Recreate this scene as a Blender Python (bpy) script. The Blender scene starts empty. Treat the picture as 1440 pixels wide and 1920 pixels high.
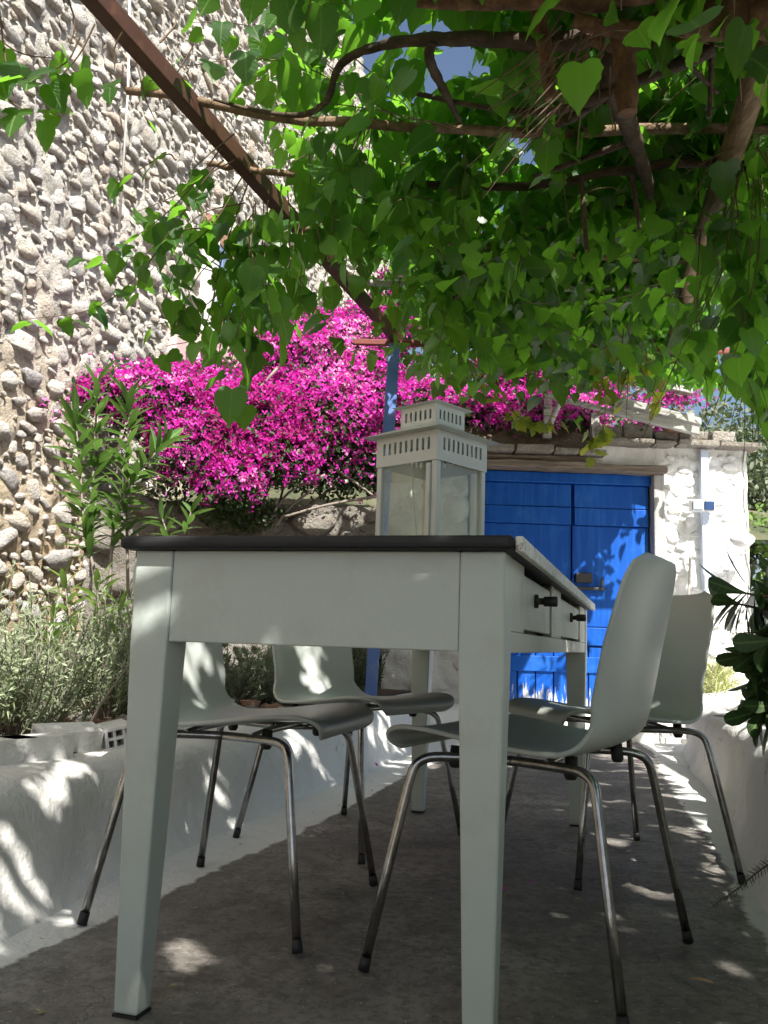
import bpy, math, random
import numpy as np
from mathutils import Vector, Matrix, noise
R = math.radians
rng = np.random.default_rng(7)
random.seed(7)
C = bpy.context.scene.collection
sc = bpy.context.scene

# ------------------------------------------------------------------ camera, sky, sun, exposure
CF, CP, CR, CH = 1663.6, 0.1469, 0.033, 0.5801
cam_d = bpy.data.cameras.new('camera')
cam_d.sensor_fit = 'VERTICAL'
cam_d.sensor_height = 32.0
cam_d.lens = CF / 1920 * 32.0
cam_d.clip_start, cam_d.clip_end = 0.05, 500
cam = bpy.data.objects.new('camera', cam_d)
C.objects.link(cam)
cam.matrix_world = Matrix.Translation((0, 0, CH)) @ Matrix.Rotation(R(90) + CP, 4, 'X') @ Matrix.Rotation(CR, 4, 'Z')
sc.camera = cam

SUN = Vector((0.44, -1.0, 1.32)).normalized()
W = bpy.data.worlds.new('World'); sc.world = W
W.use_nodes = True
wn = W.node_tree
bg = wn.nodes['Background']
sky = wn.nodes.new('ShaderNodeTexSky')
sky.sky_type = 'NISHITA'
sky.sun_disc = False
sky.sun_elevation = math.asin(SUN.z)
sky.sun_rotation = math.atan2(SUN.x, SUN.y)
sky.altitude = 100
sky.dust_density = 3.0
wn.links.new(sky.outputs[0], bg.inputs[0])
bg.inputs[1].default_value = 0.068
sd = bpy.data.lights.new('sun', 'SUN')
sd.energy = 5.0
sd.angle = R(0.53)
sd.color = (1.0, 0.955, 0.88)
so = bpy.data.objects.new('sun', sd); C.objects.link(so)
so.rotation_euler = SUN.to_track_quat('Z', 'Y').to_euler()
so.location = (2, -6, 9)
vs = sc.view_settings
vs.view_transform = 'Standard'; vs.look = 'None'; vs.gamma = 1.0; vs.use_curve_mapping = False
vs.exposure = 1.22
cy = sc.cycles
cy.use_denoising = True
cy.max_bounces = 10; cy.diffuse_bounces = 6; cy.glossy_bounces = 4
cy.transparent_max_bounces = 24; cy.transmission_bounces = 8
cy.caustics_reflective = False; cy.caustics_refractive = False
cy.sample_clamp_indirect = 6.0

# ------------------------------------------------------------------ helpers
def ray(px, py):
    x, y = px - 720, py - 960
    c, s = math.cos(CR), math.sin(CR)
    a, b = (c * x + s * y) / CF, -(-s * x + c * y) / CF
    return np.array([a, math.cos(CP) - b * math.sin(CP), math.sin(CP) + b * math.cos(CP)])
def at(px, py, Y):                       # a point of the place, seen at this pixel of the photograph, Y metres away
    d = ray(px, py); return np.array([0, 0, CH]) + d * Y / d[1]
def onz(px, py, z=0.0):
    d = ray(px, py); return np.array([0, 0, CH]) + d * (z - CH) / d[2]
def pr(P):
    P = np.atleast_2d(P)
    X, Y, Z = P[:, 0], P[:, 1], P[:, 2] - CH
    d = Y * math.cos(CP) + Z * math.sin(CP); u = -Y * math.sin(CP) + Z * math.cos(CP)
    d = np.where(d < .05, .05, d) if True else d
    x, y = X * CF / d, -u * CF / d
    c, s = math.cos(CR), math.sin(CR)
    return 720 + c * x - s * y, 960 + s * x + c * y, Y

_inv = {}
def link(o, parent=None):
    C.objects.link(o)
    if parent is not None:
        o.parent = parent
        o.matrix_parent_inverse = _inv.get(parent.name, Matrix.Identity(4))
    return o
def thing(name, label, cat, loc=(0, 0, 0), rotz=0, group=None):
    o = bpy.data.objects.new(name, None)
    o.empty_display_size = 0.1
    C.objects.link(o)
    o.location = loc; o.rotation_euler = (0, 0, rotz)
    _inv[o.name] = (Matrix.Translation(Vector(loc)) @ Matrix.Rotation(rotz, 4, 'Z')).inverted()
    return tag(o, label, cat, group)
def tag(o, label=None, cat=None, group=None, kind=None):
    if label: o['label'] = label
    if cat: o['category'] = cat
    if group: o['group'] = group
    if kind: o['kind'] = kind
    return o
def smooth(me, val=True):
    me.polygons.foreach_set('use_smooth', np.full(len(me.polygons), val))
def big_mesh(name, V, F, uv=None, rnd=None, mat=None, smooth_=False):
    """mesh data of triangles from numpy arrays"""
    V = np.asarray(V, dtype=np.float32); F = np.asarray(F, dtype=np.int32)
    me = bpy.data.meshes.new(name)
    me.vertices.add(len(V)); me.vertices.foreach_set('co', V.ravel())
    n = F.shape[1]
    me.loops.add(F.size); me.loops.foreach_set('vertex_index', F.ravel())
    me.polygons.add(len(F))
    me.polygons.foreach_set('loop_start', np.arange(0, F.size, n, dtype=np.int32))
    me.polygons.foreach_set('loop_total', np.full(len(F), n, dtype=np.int32))
    if uv is not None:
        l = me.uv_layers.new(name='UVMap')
        l.data.foreach_set('uv', np.asarray(uv, dtype=np.float32)[F.ravel()].ravel())
    if rnd is not None:
        a = me.attributes.new('rnd', 'FLOAT', 'POINT'); a.data.foreach_set('value', np.asarray(rnd, dtype=np.float32))
    me.polygons.foreach_set('use_smooth', np.full(len(F), smooth_))
    me.update(calc_edges=True); me.validate()
    if mat: me.materials.append(mat)
    return me
def obj(name, me, parent=None):
    return link(bpy.data.objects.new(name, me), parent)

class MB:
    """collects shapes into one mesh"""
    def __init__(s): s.v = []; s.f = []; s.sm = []
    def add(s, vs, fs, sm=False):
        k = len(s.v); s.v += [tuple(p) for p in vs]; s.f += [tuple(i + k for i in f) for f in fs]; s.sm += [sm] * len(fs); return s
    def box(s, lo, hi, M=None, jit=0):
        x0, y0, z0 = lo; x1, y1, z1 = hi
        p = [(x0,y0,z0),(x1,y0,z0),(x1,y1,z0),(x0,y1,z0),(x0,y0,z1),(x1,y0,z1),(x1,y1,z1),(x0,y1,z1)]
        if jit: p = [tuple(c + random.uniform(-jit, jit) for c in q) for q in p]
        if M is not None: p = [M @ Vector(q) for q in p]
        return s.add(p, [(0,3,2,1),(4,5,6,7),(0,1,5,4),(1,2,6,5),(2,3,7,6),(3,0,4,7)])
    def hexa(s, p): return s.add(p, [(0,3,2,1),(4,5,6,7),(0,1,5,4),(1,2,6,5),(2,3,7,6),(3,0,4,7)])
    def tube(s, pts, rad, n=8, cap=True, wob=0):
        pts = [Vector(p) for p in pts]
        if not hasattr(rad, '__len__'): rad = [rad] * len(pts)
        rings = []
        prev = None
        for i, p in enumerate(pts):
            t = (pts[min(i+1, len(pts)-1)] - pts[max(i-1, 0)]).normalized()
            if prev is None:
                a = t.cross(Vector((0, 0, 1)))
                if a.length < .1: a = t.cross(Vector((1, 0, 0)))
            else:
                a = prev - t * prev.dot(t)
            a.normalize(); prev = a; b = t.cross(a)
            rings.append([p + (a * math.cos(2*math.pi*k/n) + b * math.sin(2*math.pi*k/n)) * rad[i] * (1 + random.uniform(-wob, wob)) for k in range(n)])
        vs = [q for r in rings for q in r]; fs = []
        for i in range(len(rings) - 1):
            for k in range(n):
                fs.append((i*n+k, i*n+(k+1) % n, (i+1)*n+(k+1) % n, (i+1)*n+k))
        s.add(vs, fs, True)
        if cap:
            m = len(vs)
            k0 = len(s.v) - m
            s.f.append(tuple(k0 + k for k in reversed(range(n)))); s.sm.append(False)
            s.f.append(tuple(k0 + m - n + k for k in range(n))); s.sm.append(False)
        return s
    def mesh(s, name, mat=None):
        me = bpy.data.meshes.new(name)
        me.from_pydata(s.v, [], s.f)
        me.polygons.foreach_set('use_smooth', s.sm)
        me.update()
        if mat: me.materials.append(mat)
        return me
    def build(s, name, mat, parent=None, bevel=0, seg=2):
        o = obj(name, s.mesh(name, mat), parent)
        if bevel:
            b = o.modifiers.new('bevel', 'BEVEL'); b.width = bevel; b.segments = seg; b.limit_method = 'ANGLE'; b.angle_limit = R(40)
        return o
def spline(pts, n):
    """Catmull-Rom through pts, n points per span"""
    P = [np.array(p, float) for p in pts]
    P = [2*P[0]-P[1]] + P + [2*P[-1]-P[-2]]
    out = []
    for i in range(1, len(P) - 2):
        for k in range(n):
            t = k / n
            out.append(0.5*((2*P[i]) + (-P[i-1]+P[i+1])*t + (2*P[i-1]-5*P[i]+4*P[i+1]-P[i+2])*t*t + (-P[i-1]+3*P[i]-3*P[i+1]+P[i+2])*t**3))
    out.append(P[-2])
    return out
def interp(vals, n):
    out = []
    for i in range(len(vals) - 1):
        out += [vals[i] + (vals[i+1] - vals[i]) * k / n for k in range(n)]
    return out + [vals[-1]]

# ------------------------------------------------------------------ materials
class NT:
    def __init__(s, name):
        s.m = bpy.data.materials.new(name); s.m.use_nodes = True
        s.t = s.m.node_tree; s.b = s.t.nodes['Principled BSDF']; s.out = s.t.nodes['Material Output']
    def n(s, ty, **kw):
        q = s.t.nodes.new(ty)
        for k, v in kw.items(): setattr(q, k, v)
        return q
    def l(s, a, b): s.t.links.new(a, b)
    def pos(s): return s.n('ShaderNodeNewGeometry').outputs['Position']
    def mapping(s, scale, src=None):
        q = s.n('ShaderNodeMapping'); q.inputs['Scale'].default_value = scale
        s.l(src or s.pos(), q.inputs[0]); return q.outputs[0]
    def noise(s, scale, detail=4, rough=.55, src=None, dist=0):
        q = s.n('ShaderNodeTexNoise'); q.inputs['Scale'].default_value = scale; q.inputs['Detail'].default_value = detail
        q.inputs['Roughness'].default_value = rough; q.inputs['Distortion'].default_value = dist
        s.l(src or s.pos(), q.inputs['Vector']); return q.outputs[0]
    def ramp(s, fac, stops, interp='LINEAR'):
        q = s.n('ShaderNodeValToRGB'); q.color_ramp.interpolation = interp
        e = q.color_ramp.elements
        while len(e) < len(stops): e.new(.5)
        for x, (p, c) in zip(e, stops):
            x.position = p; x.color = (*c, 1) if len(c) == 3 else c
        s.l(fac, q.inputs[0]); return q.outputs[0]
    def g(s, v): return (v, v, v)
    def mix(s, fac, a, b, mode='MIX'):
        q = s.n('ShaderNodeMix', data_type='RGBA', blend_type=mode)
        for i, v in ((0, fac), (6, a), (7, b)):
            if isinstance(v, (int, float)): q.inputs[i].default_value = v
            elif isinstance(v, tuple): q.inputs[i].default_value = (*v, 1)
            else: s.l(v, q.inputs[i])
        return q.outputs[2]
    def math(s, op, a, b=0.0, c=None):
        q = s.n('ShaderNodeMath', operation=op)
        for i, v in ((0, a), (1, b)) + (((2, c),) if c is not None else ()):
            if isinstance(v, (int, float)): q.inputs[i].default_value = v
            else: s.l(v, q.inputs[i])
        return q.outputs[0]
    def rnd(s):
        a = s.n('ShaderNodeAttribute', attribute_name='rnd').outputs['Fac']
        o = s.n('ShaderNodeObjectInfo').outputs['Random']
        return s.math('FRACT', s.math('ADD', a, o))
    def bump(s, h, strength=.4, dist=.01):
        q = s.n('ShaderNodeBump'); q.inputs['Strength'].default_value = strength; q.inputs['Distance'].default_value = dist
        s.l(h, q.inputs['Height']); s.l(q.outputs[0], s.b.inputs['Normal']); return q
    def base(s, c):
        if isinstance(c, tuple): s.b.inputs['Base Color'].default_value = (*c, 1)
        else: s.l(c, s.b.inputs['Base Color'])
    def set(s, **kw):
        for k, v in kw.items():
            k = k.replace('_', ' ')
            if isinstance(v, (int, float)): s.b.inputs[k].default_value = v
            elif isinstance(v, tuple): s.b.inputs[k].default_value = (*v, 1)
            else: s.l(v, s.b.inputs[k])
        return s

def paint_mat(name, col, var=.06, rough=.45, bump=.12, scale=30, dirt=None, dirt_amt=.0, grain=None):
    t = NT(name)
    n1 = t.noise(3, 5); n2 = t.noise(scale, 4)
    k = 1 - var
    c = t.mix(n1, tuple(x*k for x in col), tuple(min(1, x*(1+var)) for x in col))
    if dirt:
        d = t.ramp(t.noise(9, 8, .65), [(.52, t.g(0)), (.72, t.g(1))])
        c = t.mix(t.math('MULTIPLY', d, dirt_amt), c, dirt)
    t.base(c)
    t.set(Roughness=t.math('ADD', t.math('MULTIPLY', n2, .2), rough - .1))
    h = n2
    if grain: h = t.math('ADD', n2, t.noise(1, 6, .6, t.mapping(grain)))
    t.bump(h, bump, .004)
    return t.m

def leaf_mat(name, cols, trans, fac=.45, rough=.42, veins=True, vein_col=(.18, .3, .08), own=False):
    t = NT(name)
    r = t.n('ShaderNodeAttribute', attribute_name='rnd').outputs['Fac'] if own else t.rnd()
    c = t.ramp(r, [(i/(len(cols)-1), x) for i, x in enumerate(cols)])
    uvn = t.n('ShaderNodeUVMap').outputs[0]
    vv = None
    if veins:
        sp = t.n('ShaderNodeSeparateXYZ'); t.l(uvn, sp.inputs[0])
        ax = t.math('ABSOLUTE', sp.outputs[0])
        mid = t.math('LESS_THAN', ax, .020)
        side = t.math('FRACT', t.math('MULTIPLY', t.math('SUBTRACT', sp.outputs[1], t.math('MULTIPLY', ax, .75)), 6.5))
        side = t.math('LESS_THAN', side, .10)
        vv = t.math('MAXIMUM', mid, t.math('MULTIPLY', side, .55))
        mott = t.noise(14, 3)
        c = t.mix(t.math('MULTIPLY', vv, .85), c, vein_col)
        c = t.mix(t.math('MULTIPLY', mott, .35), c, tuple(x*.55 for x in cols[0]))
        t.bump(t.math('ADD', t.math('MULTIPLY', vv, -1.0), mott), .35, .004)
    t.base(c); t.set(Roughness=rough)
    t.b.inputs['Specular IOR Level'].default_value = .45
    tr = t.n('ShaderNodeBsdfTranslucent')
    tc = t.mix(r, tuple(x*.8 for x in trans), tuple(min(1, x*1.15) for x in trans))
    if vv is not None: tc = t.mix(t.math('MULTIPLY', vv, .5), tc, tuple(x*.5 for x in trans))
    t.l(tc, tr.inputs[0])
    mx = t.n('ShaderNodeMixShader'); mx.inputs[0].default_value = fac
    t.l(t.b.outputs[0], mx.inputs[1]); t.l(tr.outputs[0], mx.inputs[2]); t.l(mx.outputs[0], t.out.inputs[0])
    return t.m

def stone_mat(name, cols, dirt, rough=.9):
    t = NT(name)
    r = t.rnd()
    c = t.ramp(r, [(i/(len(cols)-1), x) for i, x in enumerate(cols)])
    n1 = t.noise(11, 8, .68); n2 = t.noise(55, 5, .7)
    c = t.mix(t.ramp(n1, [(.42, t.g(0)), (.7, t.g(.8))]), c, dirt)
    c = t.mix(t.ramp(n2, [(.35, t.g(.35)), (.6, t.g(0))]), c, tuple(x*.35 for x in dirt))
    t.base(c); t.set(Roughness=rough)
    t.bump(t.math('ADD', t.math('MULTIPLY', n1, 1.6), t.math('ADD', n2, t.math('MULTIPLY', t.noise(26, 6, .7), 1.2))), 1.0, .03)
    return t.m

M = {}
M['table'] = paint_mat('table_paint', (.475, .53, .50), .08, .40, .16, 60, (.36, .36, .30), .34, grain=(60, 60, 3))
M['table_side'] = paint_mat('worn_table_paint', (.52, .54, .48), .10, .5, .25, 40, (.28, .27, .22), .5, grain=(4, 4, 70))
M['top'] = paint_mat('dark_tabletop', (.010, .010, .013), .2, .62, .2, 40)
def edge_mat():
    t = NT('sunlit_worn_edging')  # sunlight on the peeling edge is put into this pale colour
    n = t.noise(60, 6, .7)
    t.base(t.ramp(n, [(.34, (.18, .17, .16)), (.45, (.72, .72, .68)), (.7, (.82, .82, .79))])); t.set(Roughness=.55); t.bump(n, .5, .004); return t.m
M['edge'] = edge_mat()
M['plastic'] = paint_mat('white_plastic', (.46, .495, .47), .02, .42, .05, 220)
def chrome():
    t = NT('chrome_tube')
    n = t.noise(40, 5, .7)
    t.base(t.ramp(n, [(.3, (.26, .25, .24)), (.65, (.44, .44, .44))])); t.set(Metallic=1.0, Roughness=t.math('ADD', t.math('MULTIPLY', n, .2), .12)); return t.m
M['chrome'] = chrome()
M['rubber'] = paint_mat('black_rubber', (.015, .015, .015), .2, .6)
M['iron'] = paint_mat('dark_iron', (.02, .019, .018), .3, .5, .3, 50)
M['lantern'] = paint_mat('lantern_enamel', (.58, .615, .59), .05, .36, .06, 90, (.4, .38, .3), .2)

def concrete_color(t):
    n1 = t.noise(1.6, 7, .62); n2 = t.noise(9, 8, .7); n3 = t.noise(70, 5, .7); n4 = t.noise(26, 6, .62)
    c = t.ramp(n1, [(.28, (.108, .100, .090)), (.5, (.212, .197, .175)), (.72, (.36, .338, .305))])
    c = t.mix(t.ramp(n2, [(.34, t.g(.85)), (.54, t.g(0))]), c, (.085, .076, .066))
    c = t.mix(t.ramp(t.noise(42, 8, .75), [(.40, t.g(.7)), (.52, t.g(0))]), c, (.08, .072, .063))
    c = t.mix(t.ramp(n4, [(.60, t.g(0)), (.70, t.g(.45))]), c, (.36, .33, .29))
    c = t.mix(t.ramp(n3, [(.66, t.g(0)), (.74, t.g(.7))]), c, (.42, .40, .36))
    c = t.mix(t.ramp(t.noise(.9, 5, .6, None, 1.2), [(.50, t.g(0)), (.66, t.g(.5))]), c, (.25, .235, .21))
    c = t.mix(t.ramp(t.noise(140, 2, .5), [(.69, t.g(0)), (.74, t.g(.8))]), c, (.5, .48, .44))
    vr = t.n('ShaderNodeTexVoronoi', feature='DISTANCE_TO_EDGE'); vr.inputs['Scale'].default_value = .9
    nn_ = t.n('ShaderNodeTexNoise'); nn_.inputs['Scale'].default_value = 4; nn_.inputs['Detail'].default_value = 7; t.l(t.pos(), nn_.inputs['Vector'])
    sc_ = t.n('ShaderNodeVectorMath', operation='SCALE'); sc_.inputs['Scale'].default_value = .5; t.l(nn_.outputs['Color'], sc_.inputs[0])
    wp = t.n('ShaderNodeVectorMath', operation='ADD'); t.l(t.pos(), wp.inputs[0]); t.l(sc_.outputs[0], wp.inputs[1]); t.l(wp.outputs[0], vr.inputs['Vector'])
    c = t.mix(t.math('MULTIPLY', t.math('LESS_THAN', vr.outputs['Distance'], .0025), .4), c, (.03, .027, .023))
    return c, n2, n3
def floor_mat():
    t = NT('brown_concrete')
    c, n2, n3 = concrete_color(t)
    t.base(c); t.set(Roughness=.8)
    t.bump(t.math('ADD', n3, t.math('MULTIPLY', n2, 1.5)), .35, .01)
    return t.m
M['concrete'] = floor_mat()
def whitewash(name, col=(.79, .785, .76), edge=False, dirt=(.33, .30, .25), damt=.35, lump=6):
    t = NT(name)
    n1 = t.noise(2.2, 6, .6); n2 = t.noise(13, 7, .66); n3 = t.noise(90, 4, .6)
    c = t.mix(n1, tuple(x*.88 for x in col), col)
    c = t.mix(t.math('MULTIPLY', t.ramp(n2, [(.54, t.g(0)), (.76, t.g(1))]), damt), c, dirt)
    sp = t.ramp(t.noise(38, 5, .6), [(.70, t.g(0)), (.76, t.g(.6))])
    c = t.mix(sp, c, (.16, .14, .12))
    if edge:
        uv = t.n('ShaderNodeUVMap').outputs[0]
        sep = t.n('ShaderNodeSeparateXYZ'); t.l(uv, sep.inputs[0])
        w = t.math('SUBTRACT', sep.outputs[0], .5)
        w = t.math('ADD', w, t.math('MULTIPLY', t.math('SUBTRACT', t.noise(11, 6, .6), .5), .075))
        solid = t.ramp(w, [(.0, t.g(0)), (.012, t.g(1))])
        zone = t.ramp(t.math('ADD', w, t.math('MULTIPLY', t.math('SUBTRACT', t.noise(2.4, 3), .52), .9)), [(-.0, t.g(0)), (.12, t.g(1))])
        fl_ = t.math('MULTIPLY', t.ramp(t.noise(34, 7, .66), [(.55, t.g(0)), (.60, t.g(.85))]), zone)
        chip = t.ramp(t.math('ADD', t.noise(30, 7, .66), t.math('MULTIPLY', t.math('MINIMUM', w, .12), 1.6)), [(.33, t.g(0)), (.37, t.g(1))])
        mk = t.math('MAXIMUM', t.math('MULTIPLY', solid, chip), t.math('MULTIPLY', fl_, t.ramp(w, [(0, t.g(0)), (.001, t.g(1))]) if False else 1.0))
        cc = concrete_color(t)[0]
        c = t.mix(mk, cc, c)
    vr = t.n('ShaderNodeTexVoronoi', feature='DISTANCE_TO_EDGE'); vr.inputs['Scale'].default_value = 2.3
    wp = t.n('ShaderNodeVectorMath', operation='ADD'); nn_ = t.n('ShaderNodeTexNoise'); nn_.inputs['Scale'].default_value = 5; nn_.inputs['Detail'].default_value = 6
    t.l(t.pos(), nn_.inputs['Vector']); sc_ = t.n('ShaderNodeVectorMath', operation='SCALE'); sc_.inputs['Scale'].default_value = .35; t.l(nn_.outputs['Color'], sc_.inputs[0])
    t.l(t.pos(), wp.inputs[0]); t.l(sc_.outputs[0], wp.inputs[1]); t.l(wp.outputs[0], vr.inputs['Vector'])
    ck = t.math('MULTIPLY', t.math('LESS_THAN', vr.outputs['Distance'], .006), t.ramp(t.noise(1.7, 2), [(.58, t.g(0)), (.64, t.g(.5))]))
    c = t.mix(ck, c, (.12, .11, .10))
    c = t.mix(t.ramp(t.noise(1, 6, .6, t.mapping((14, 14, 1.6))), [(.55, t.g(0)), (.8, t.g(.22))]), c, dirt)
    t.base(c); t.set(Roughness=.72)
    t.bump(t.math('ADD', t.math('MULTIPLY', t.noise(lump, 4), 1.5), t.math('ADD', t.math('MULTIPLY', n2, 1.0), t.math('MULTIPLY', n3, .3))), .55, .022)
    return t.m
M['white'] = whitewash('whitewashed_plaster', damt=.14)
M['white_strip'] = whitewash('white_floor_paint', (.77, .775, .76), edge=True, damt=.12)
M['white_stone'] = whitewash('whitewashed_stone', (.80, .80, .79), damt=.18, lump=14)
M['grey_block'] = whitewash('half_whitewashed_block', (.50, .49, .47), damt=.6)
M['stone'] = stone_mat('field_stone', [(.70, .67, .61), (.78, .75, .69), (.62, .61, .60), (.80, .77, .72), (.70, .63, .53), (.47, .47, .49), (.80, .78, .74), (.75, .72, .67), (.60, .49, .40), (.78, .76, .72)], (.68, .62, .52))
M['mortar'] = stone_mat('wall_mortar', [(.78, .75, .69), (.78, .75, .69)], (.68, .61, .50), .95)
def ochre(m, h0, h1):          # earthy mortar shows in the lower courses
    nt = m.node_tree; b = nt.nodes['Principled BSDF']; src = b.inputs['Base Color'].links[0].from_socket
    t = NT.__new__(NT); t.m, t.t, t.b = m, nt, b
    sp = t.n('ShaderNodeSeparateXYZ'); t.l(t.pos(), sp.inputs[0])
    k = t.ramp(t.math('ADD', t.math('MULTIPLY', sp.outputs[2], .2), t.math('MULTIPLY', t.noise(2.5, 5), .35)), [(h0, t.g(1)), (h1, t.g(0))])
    t.l(t.mix(t.math('MULTIPLY', k, .8), src, (.50, .36, .18)), b.inputs['Base Color'])
ochre(M['mortar'], .35, .75)
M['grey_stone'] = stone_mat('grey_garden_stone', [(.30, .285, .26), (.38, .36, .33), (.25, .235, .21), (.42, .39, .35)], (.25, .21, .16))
M['earth'] = stone_mat('eroded_earth', [(.20, .155, .115), (.26, .20, .15)], (.15, .115, .085))
M['slab'] = stone_mat('flat_slab', [(.40, .37, .32), (.5, .47, .42), (.34, .31, .27)], (.28, .24, .19))
M['soil'] = stone_mat('garden_soil', [(.13, .085, .055), (.13, .085, .055)], (.20, .125, .08), 1)
M['terracotta'] = stone_mat('terracotta', [(.45, .22, .13), (.52, .30, .2), (.42, .25, .17)], (.36, .2, .13))
def wood_mat(name, cols, grain=(6, 6, 60), rough=.8):
    t = NT(name)
    n = t.noise(1, 8, .65, t.mapping(grain)); n2 = t.noise(7, 5)
    c = t.ramp(n, [(.3, cols[0]), (.5, cols[1]), (.7, cols[2])])
    c = t.mix(t.math('MULTIPLY', n2, .4), c, cols[0])
    t.base(c); t.set(Roughness=rough); t.bump(t.math('ADD', n, t.math('MULTIPLY', t.noise(60, 6, .7), .6)), .8, .012); return t.m
M['wood_x'] = wood_mat('weathered_beam', [(.08, .06, .045), (.21, .165, .13), (.36, .30, .25)], (3, 40, 60))
M['board'] = wood_mat('grey_board', [(.20, .19, .175), (.42, .41, .385), (.55, .54, .51)], (3, 40, 60))
M['jamb'] = wood_mat('grey_jamb', [(.26, .25, .24), (.44, .44, .43), (.55, .55, .54)], (50, 50, 3))
M['pole'] = wood_mat('peeled_pole', [(.10, .062, .034), (.22, .145, .085), (.34, .24, .155)], (30, 6, 30))
M['pole_dark'] = wood_mat('bark_pole', [(.035, .021, .014), (.08, .048, .03), (.13, .085, .055)], (6, 40, 40))
M['bark'] = wood_mat('mulberry_bark', [(.022, .015, .010), (.065, .042, .026), (.14, .095, .06)], (16, 22, 22))
M['cut'] = wood_mat('orange_bark', [(.055, .028, .014), (.15, .075, .034), (.30, .165, .08)], (24, 24, 16))
M['twig'] = paint_mat('twig', (.13, .085, .05), .2, .7)
M['greytwig'] = paint_mat('grey_twig', (.22, .19, .16), .2, .8)
M['rust'] = paint_mat('rusty_beam', (.055, .021, .013), .35, .55, .3, 40, (.13, .055, .03), .7)
M['rust_red'] = paint_mat('red_oxide_bar', (.15, .025, .018), .3, .55, .2, 40)
M['blue_post'] = paint_mat('blue_post_paint', (.085, .16, .42), .15, .45, .2, 40, (.3, .33, .42), .4)
M['conduit'] = paint_mat('pale_blue_conduit', (.55, .62, .78), .04, .45)
M['box_grey'] = paint_mat('grey_socket_lid', (.30, .36, .42), .05, .4)
M['box_blue'] = paint_mat('dark_blue_lid', (.02, .05, .14), .05, .3)
M['box_white'] = paint_mat('socket_body', (.62, .64, .66), .04, .4)
M['cable'] = paint_mat('white_cable', (.6, .58, .54), .05, .5)
M['pink'] = paint_mat('pink_render', (.62, .42, .41), .12, .85, .4, 25, (.5, .42, .38), .6)
M['pinkwhite'] = paint_mat('white_sill', (.68, .66, .64), .1, .8, .3, 25)
M['shutter'] = paint_mat('blue_grey_shutter', (.17, .24, .38), .12, .5, .2, 30)
M['darkglass'] = paint_mat('dark_pane', (.02, .025, .03), .1, .08, 0)
def door_mat():
    t = NT('blue_door_paint')
    n1 = t.noise(2.5, 5); n2 = t.noise(1, 9, .72, t.mapping((45, 45, 5))); n3 = t.noise(120, 3)
    c = t.mix(n1, (.0015, .050, .29), (.003, .090, .43))
    st_ = t.noise(1, 7, .65, t.mapping((28, 28, 1.6)))
    c = t.mix(t.ramp(st_, [(.46, t.g(0)), (.72, t.g(.55))]), c, (.022, .15, .52))
    c = t.mix(t.ramp(t.noise(5, 8, .7), [(.55, t.g(0)), (.75, t.g(.5))]), c, (.05, .17, .46))
    sp = t.n('ShaderNodeSeparateXYZ'); t.l(t.pos(), sp.inputs[0])
    hgt = t.math('MULTIPLY', t.math('SUBTRACT', .44, sp.outputs[2]), 0.8)
    hgt = t.math('MAXIMUM', hgt, -.045)
    m = t.math('ADD', n2, hgt)
    wd = t.ramp(t.noise(1, 6, .6, t.mapping((60, 60, 4))), [(.3, (.30, .32, .36)), (.7, (.62, .64, .67))])
    c = t.mix(t.ramp(m, [(.66, t.g(0)), (.70, t.g(1))]), c, wd)
    t.base(c); t.set(Roughness=t.math('ADD', t.math('MULTIPLY', n3, .3), .36)); t.b.inputs['Specular IOR Level'].default_value = .22; t.bump(t.math('ADD', n2, t.math('MULTIPLY', n3, .5)), .25, .006)
    return t.m
M['door'] = door_mat()
def glass_mat():
    t = NT('lantern_glass')
    t.t.nodes.remove(t.b)
    a = t.n('ShaderNodeBsdfTransparent'); a.inputs[0].default_value = (.93, .96, .93, 1)
    b = t.n('ShaderNodeBsdfGlossy'); b.inputs['Roughness'].default_value = .03
    d = t.n('ShaderNodeBsdfDiffuse'); d.inputs[0].default_value = (.7, .72, .66, 1)
    lw = t.n('ShaderNodeLayerWeight'); lw.inputs[0].default_value = .5
    fz = t.math('ADD', t.math('MULTIPLY', t.math('POWER', lw.outputs['Facing'], 4.0), .5), .05)
    m1 = t.n('ShaderNodeMixShader'); t.l(fz, m1.inputs[0]); t.l(a.outputs[0], m1.inputs[1]); t.l(b.outputs[0], m1.inputs[2])
    m2 = t.n('ShaderNodeMixShader'); t.l(t.math('MULTIPLY', t.noise(14, 6), .07), m2.inputs[0]); t.l(m1.outputs[0], m2.inputs[1]); t.l(d.outputs[0], m2.inputs[2])
    t.l(m2.outputs[0], t.out.inputs[0]); return t.m
M['glass'] = glass_mat()
M['leaf'] = leaf_mat('mulberry_leaf', [(.009, .042, .009), (.015, .060, .011), (.026, .082, .015), (.012, .050, .010), (.040, .095, .016)], (.29, .70, .05), .40, .40)
M['vineleaf'] = leaf_mat('vine_leaf', [(.05, .14, .02), (.09, .17, .025), (.16, .20, .03), (.20, .13, .03)], (.5, .55, .05), .45)
M['oleander'] = leaf_mat('oleander_leaf', [(.05, .12, .035), (.08, .17, .05), (.06, .13, .045)], (.22, .42, .08), .3, .36)
M['lavender'] = leaf_mat('lavender_leaf', [(.19, .26, .13), (.30, .36, .22), (.38, .43, .30), (.22, .31, .12)], (.3, .36, .2), .25, .8, False)
M['greyleaf'] = leaf_mat('silver_leaf', [(.10, .13, .075), (.16, .19, .12), (.22, .25, .18)], (.14, .2, .08), .25, .7, False)
M['darkleaf'] = leaf_mat('dark_shrub_leaf', [(.025, .06, .02), (.05, .09, .03), (.07, .10, .05)], (.10, .2, .04), .3, .5, False)
M['spoon'] = leaf_mat('spoon_leaf', [(.035, .075, .03), (.05, .10, .035), (.07, .11, .045)], (.10, .2, .05), .2, .4)
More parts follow.
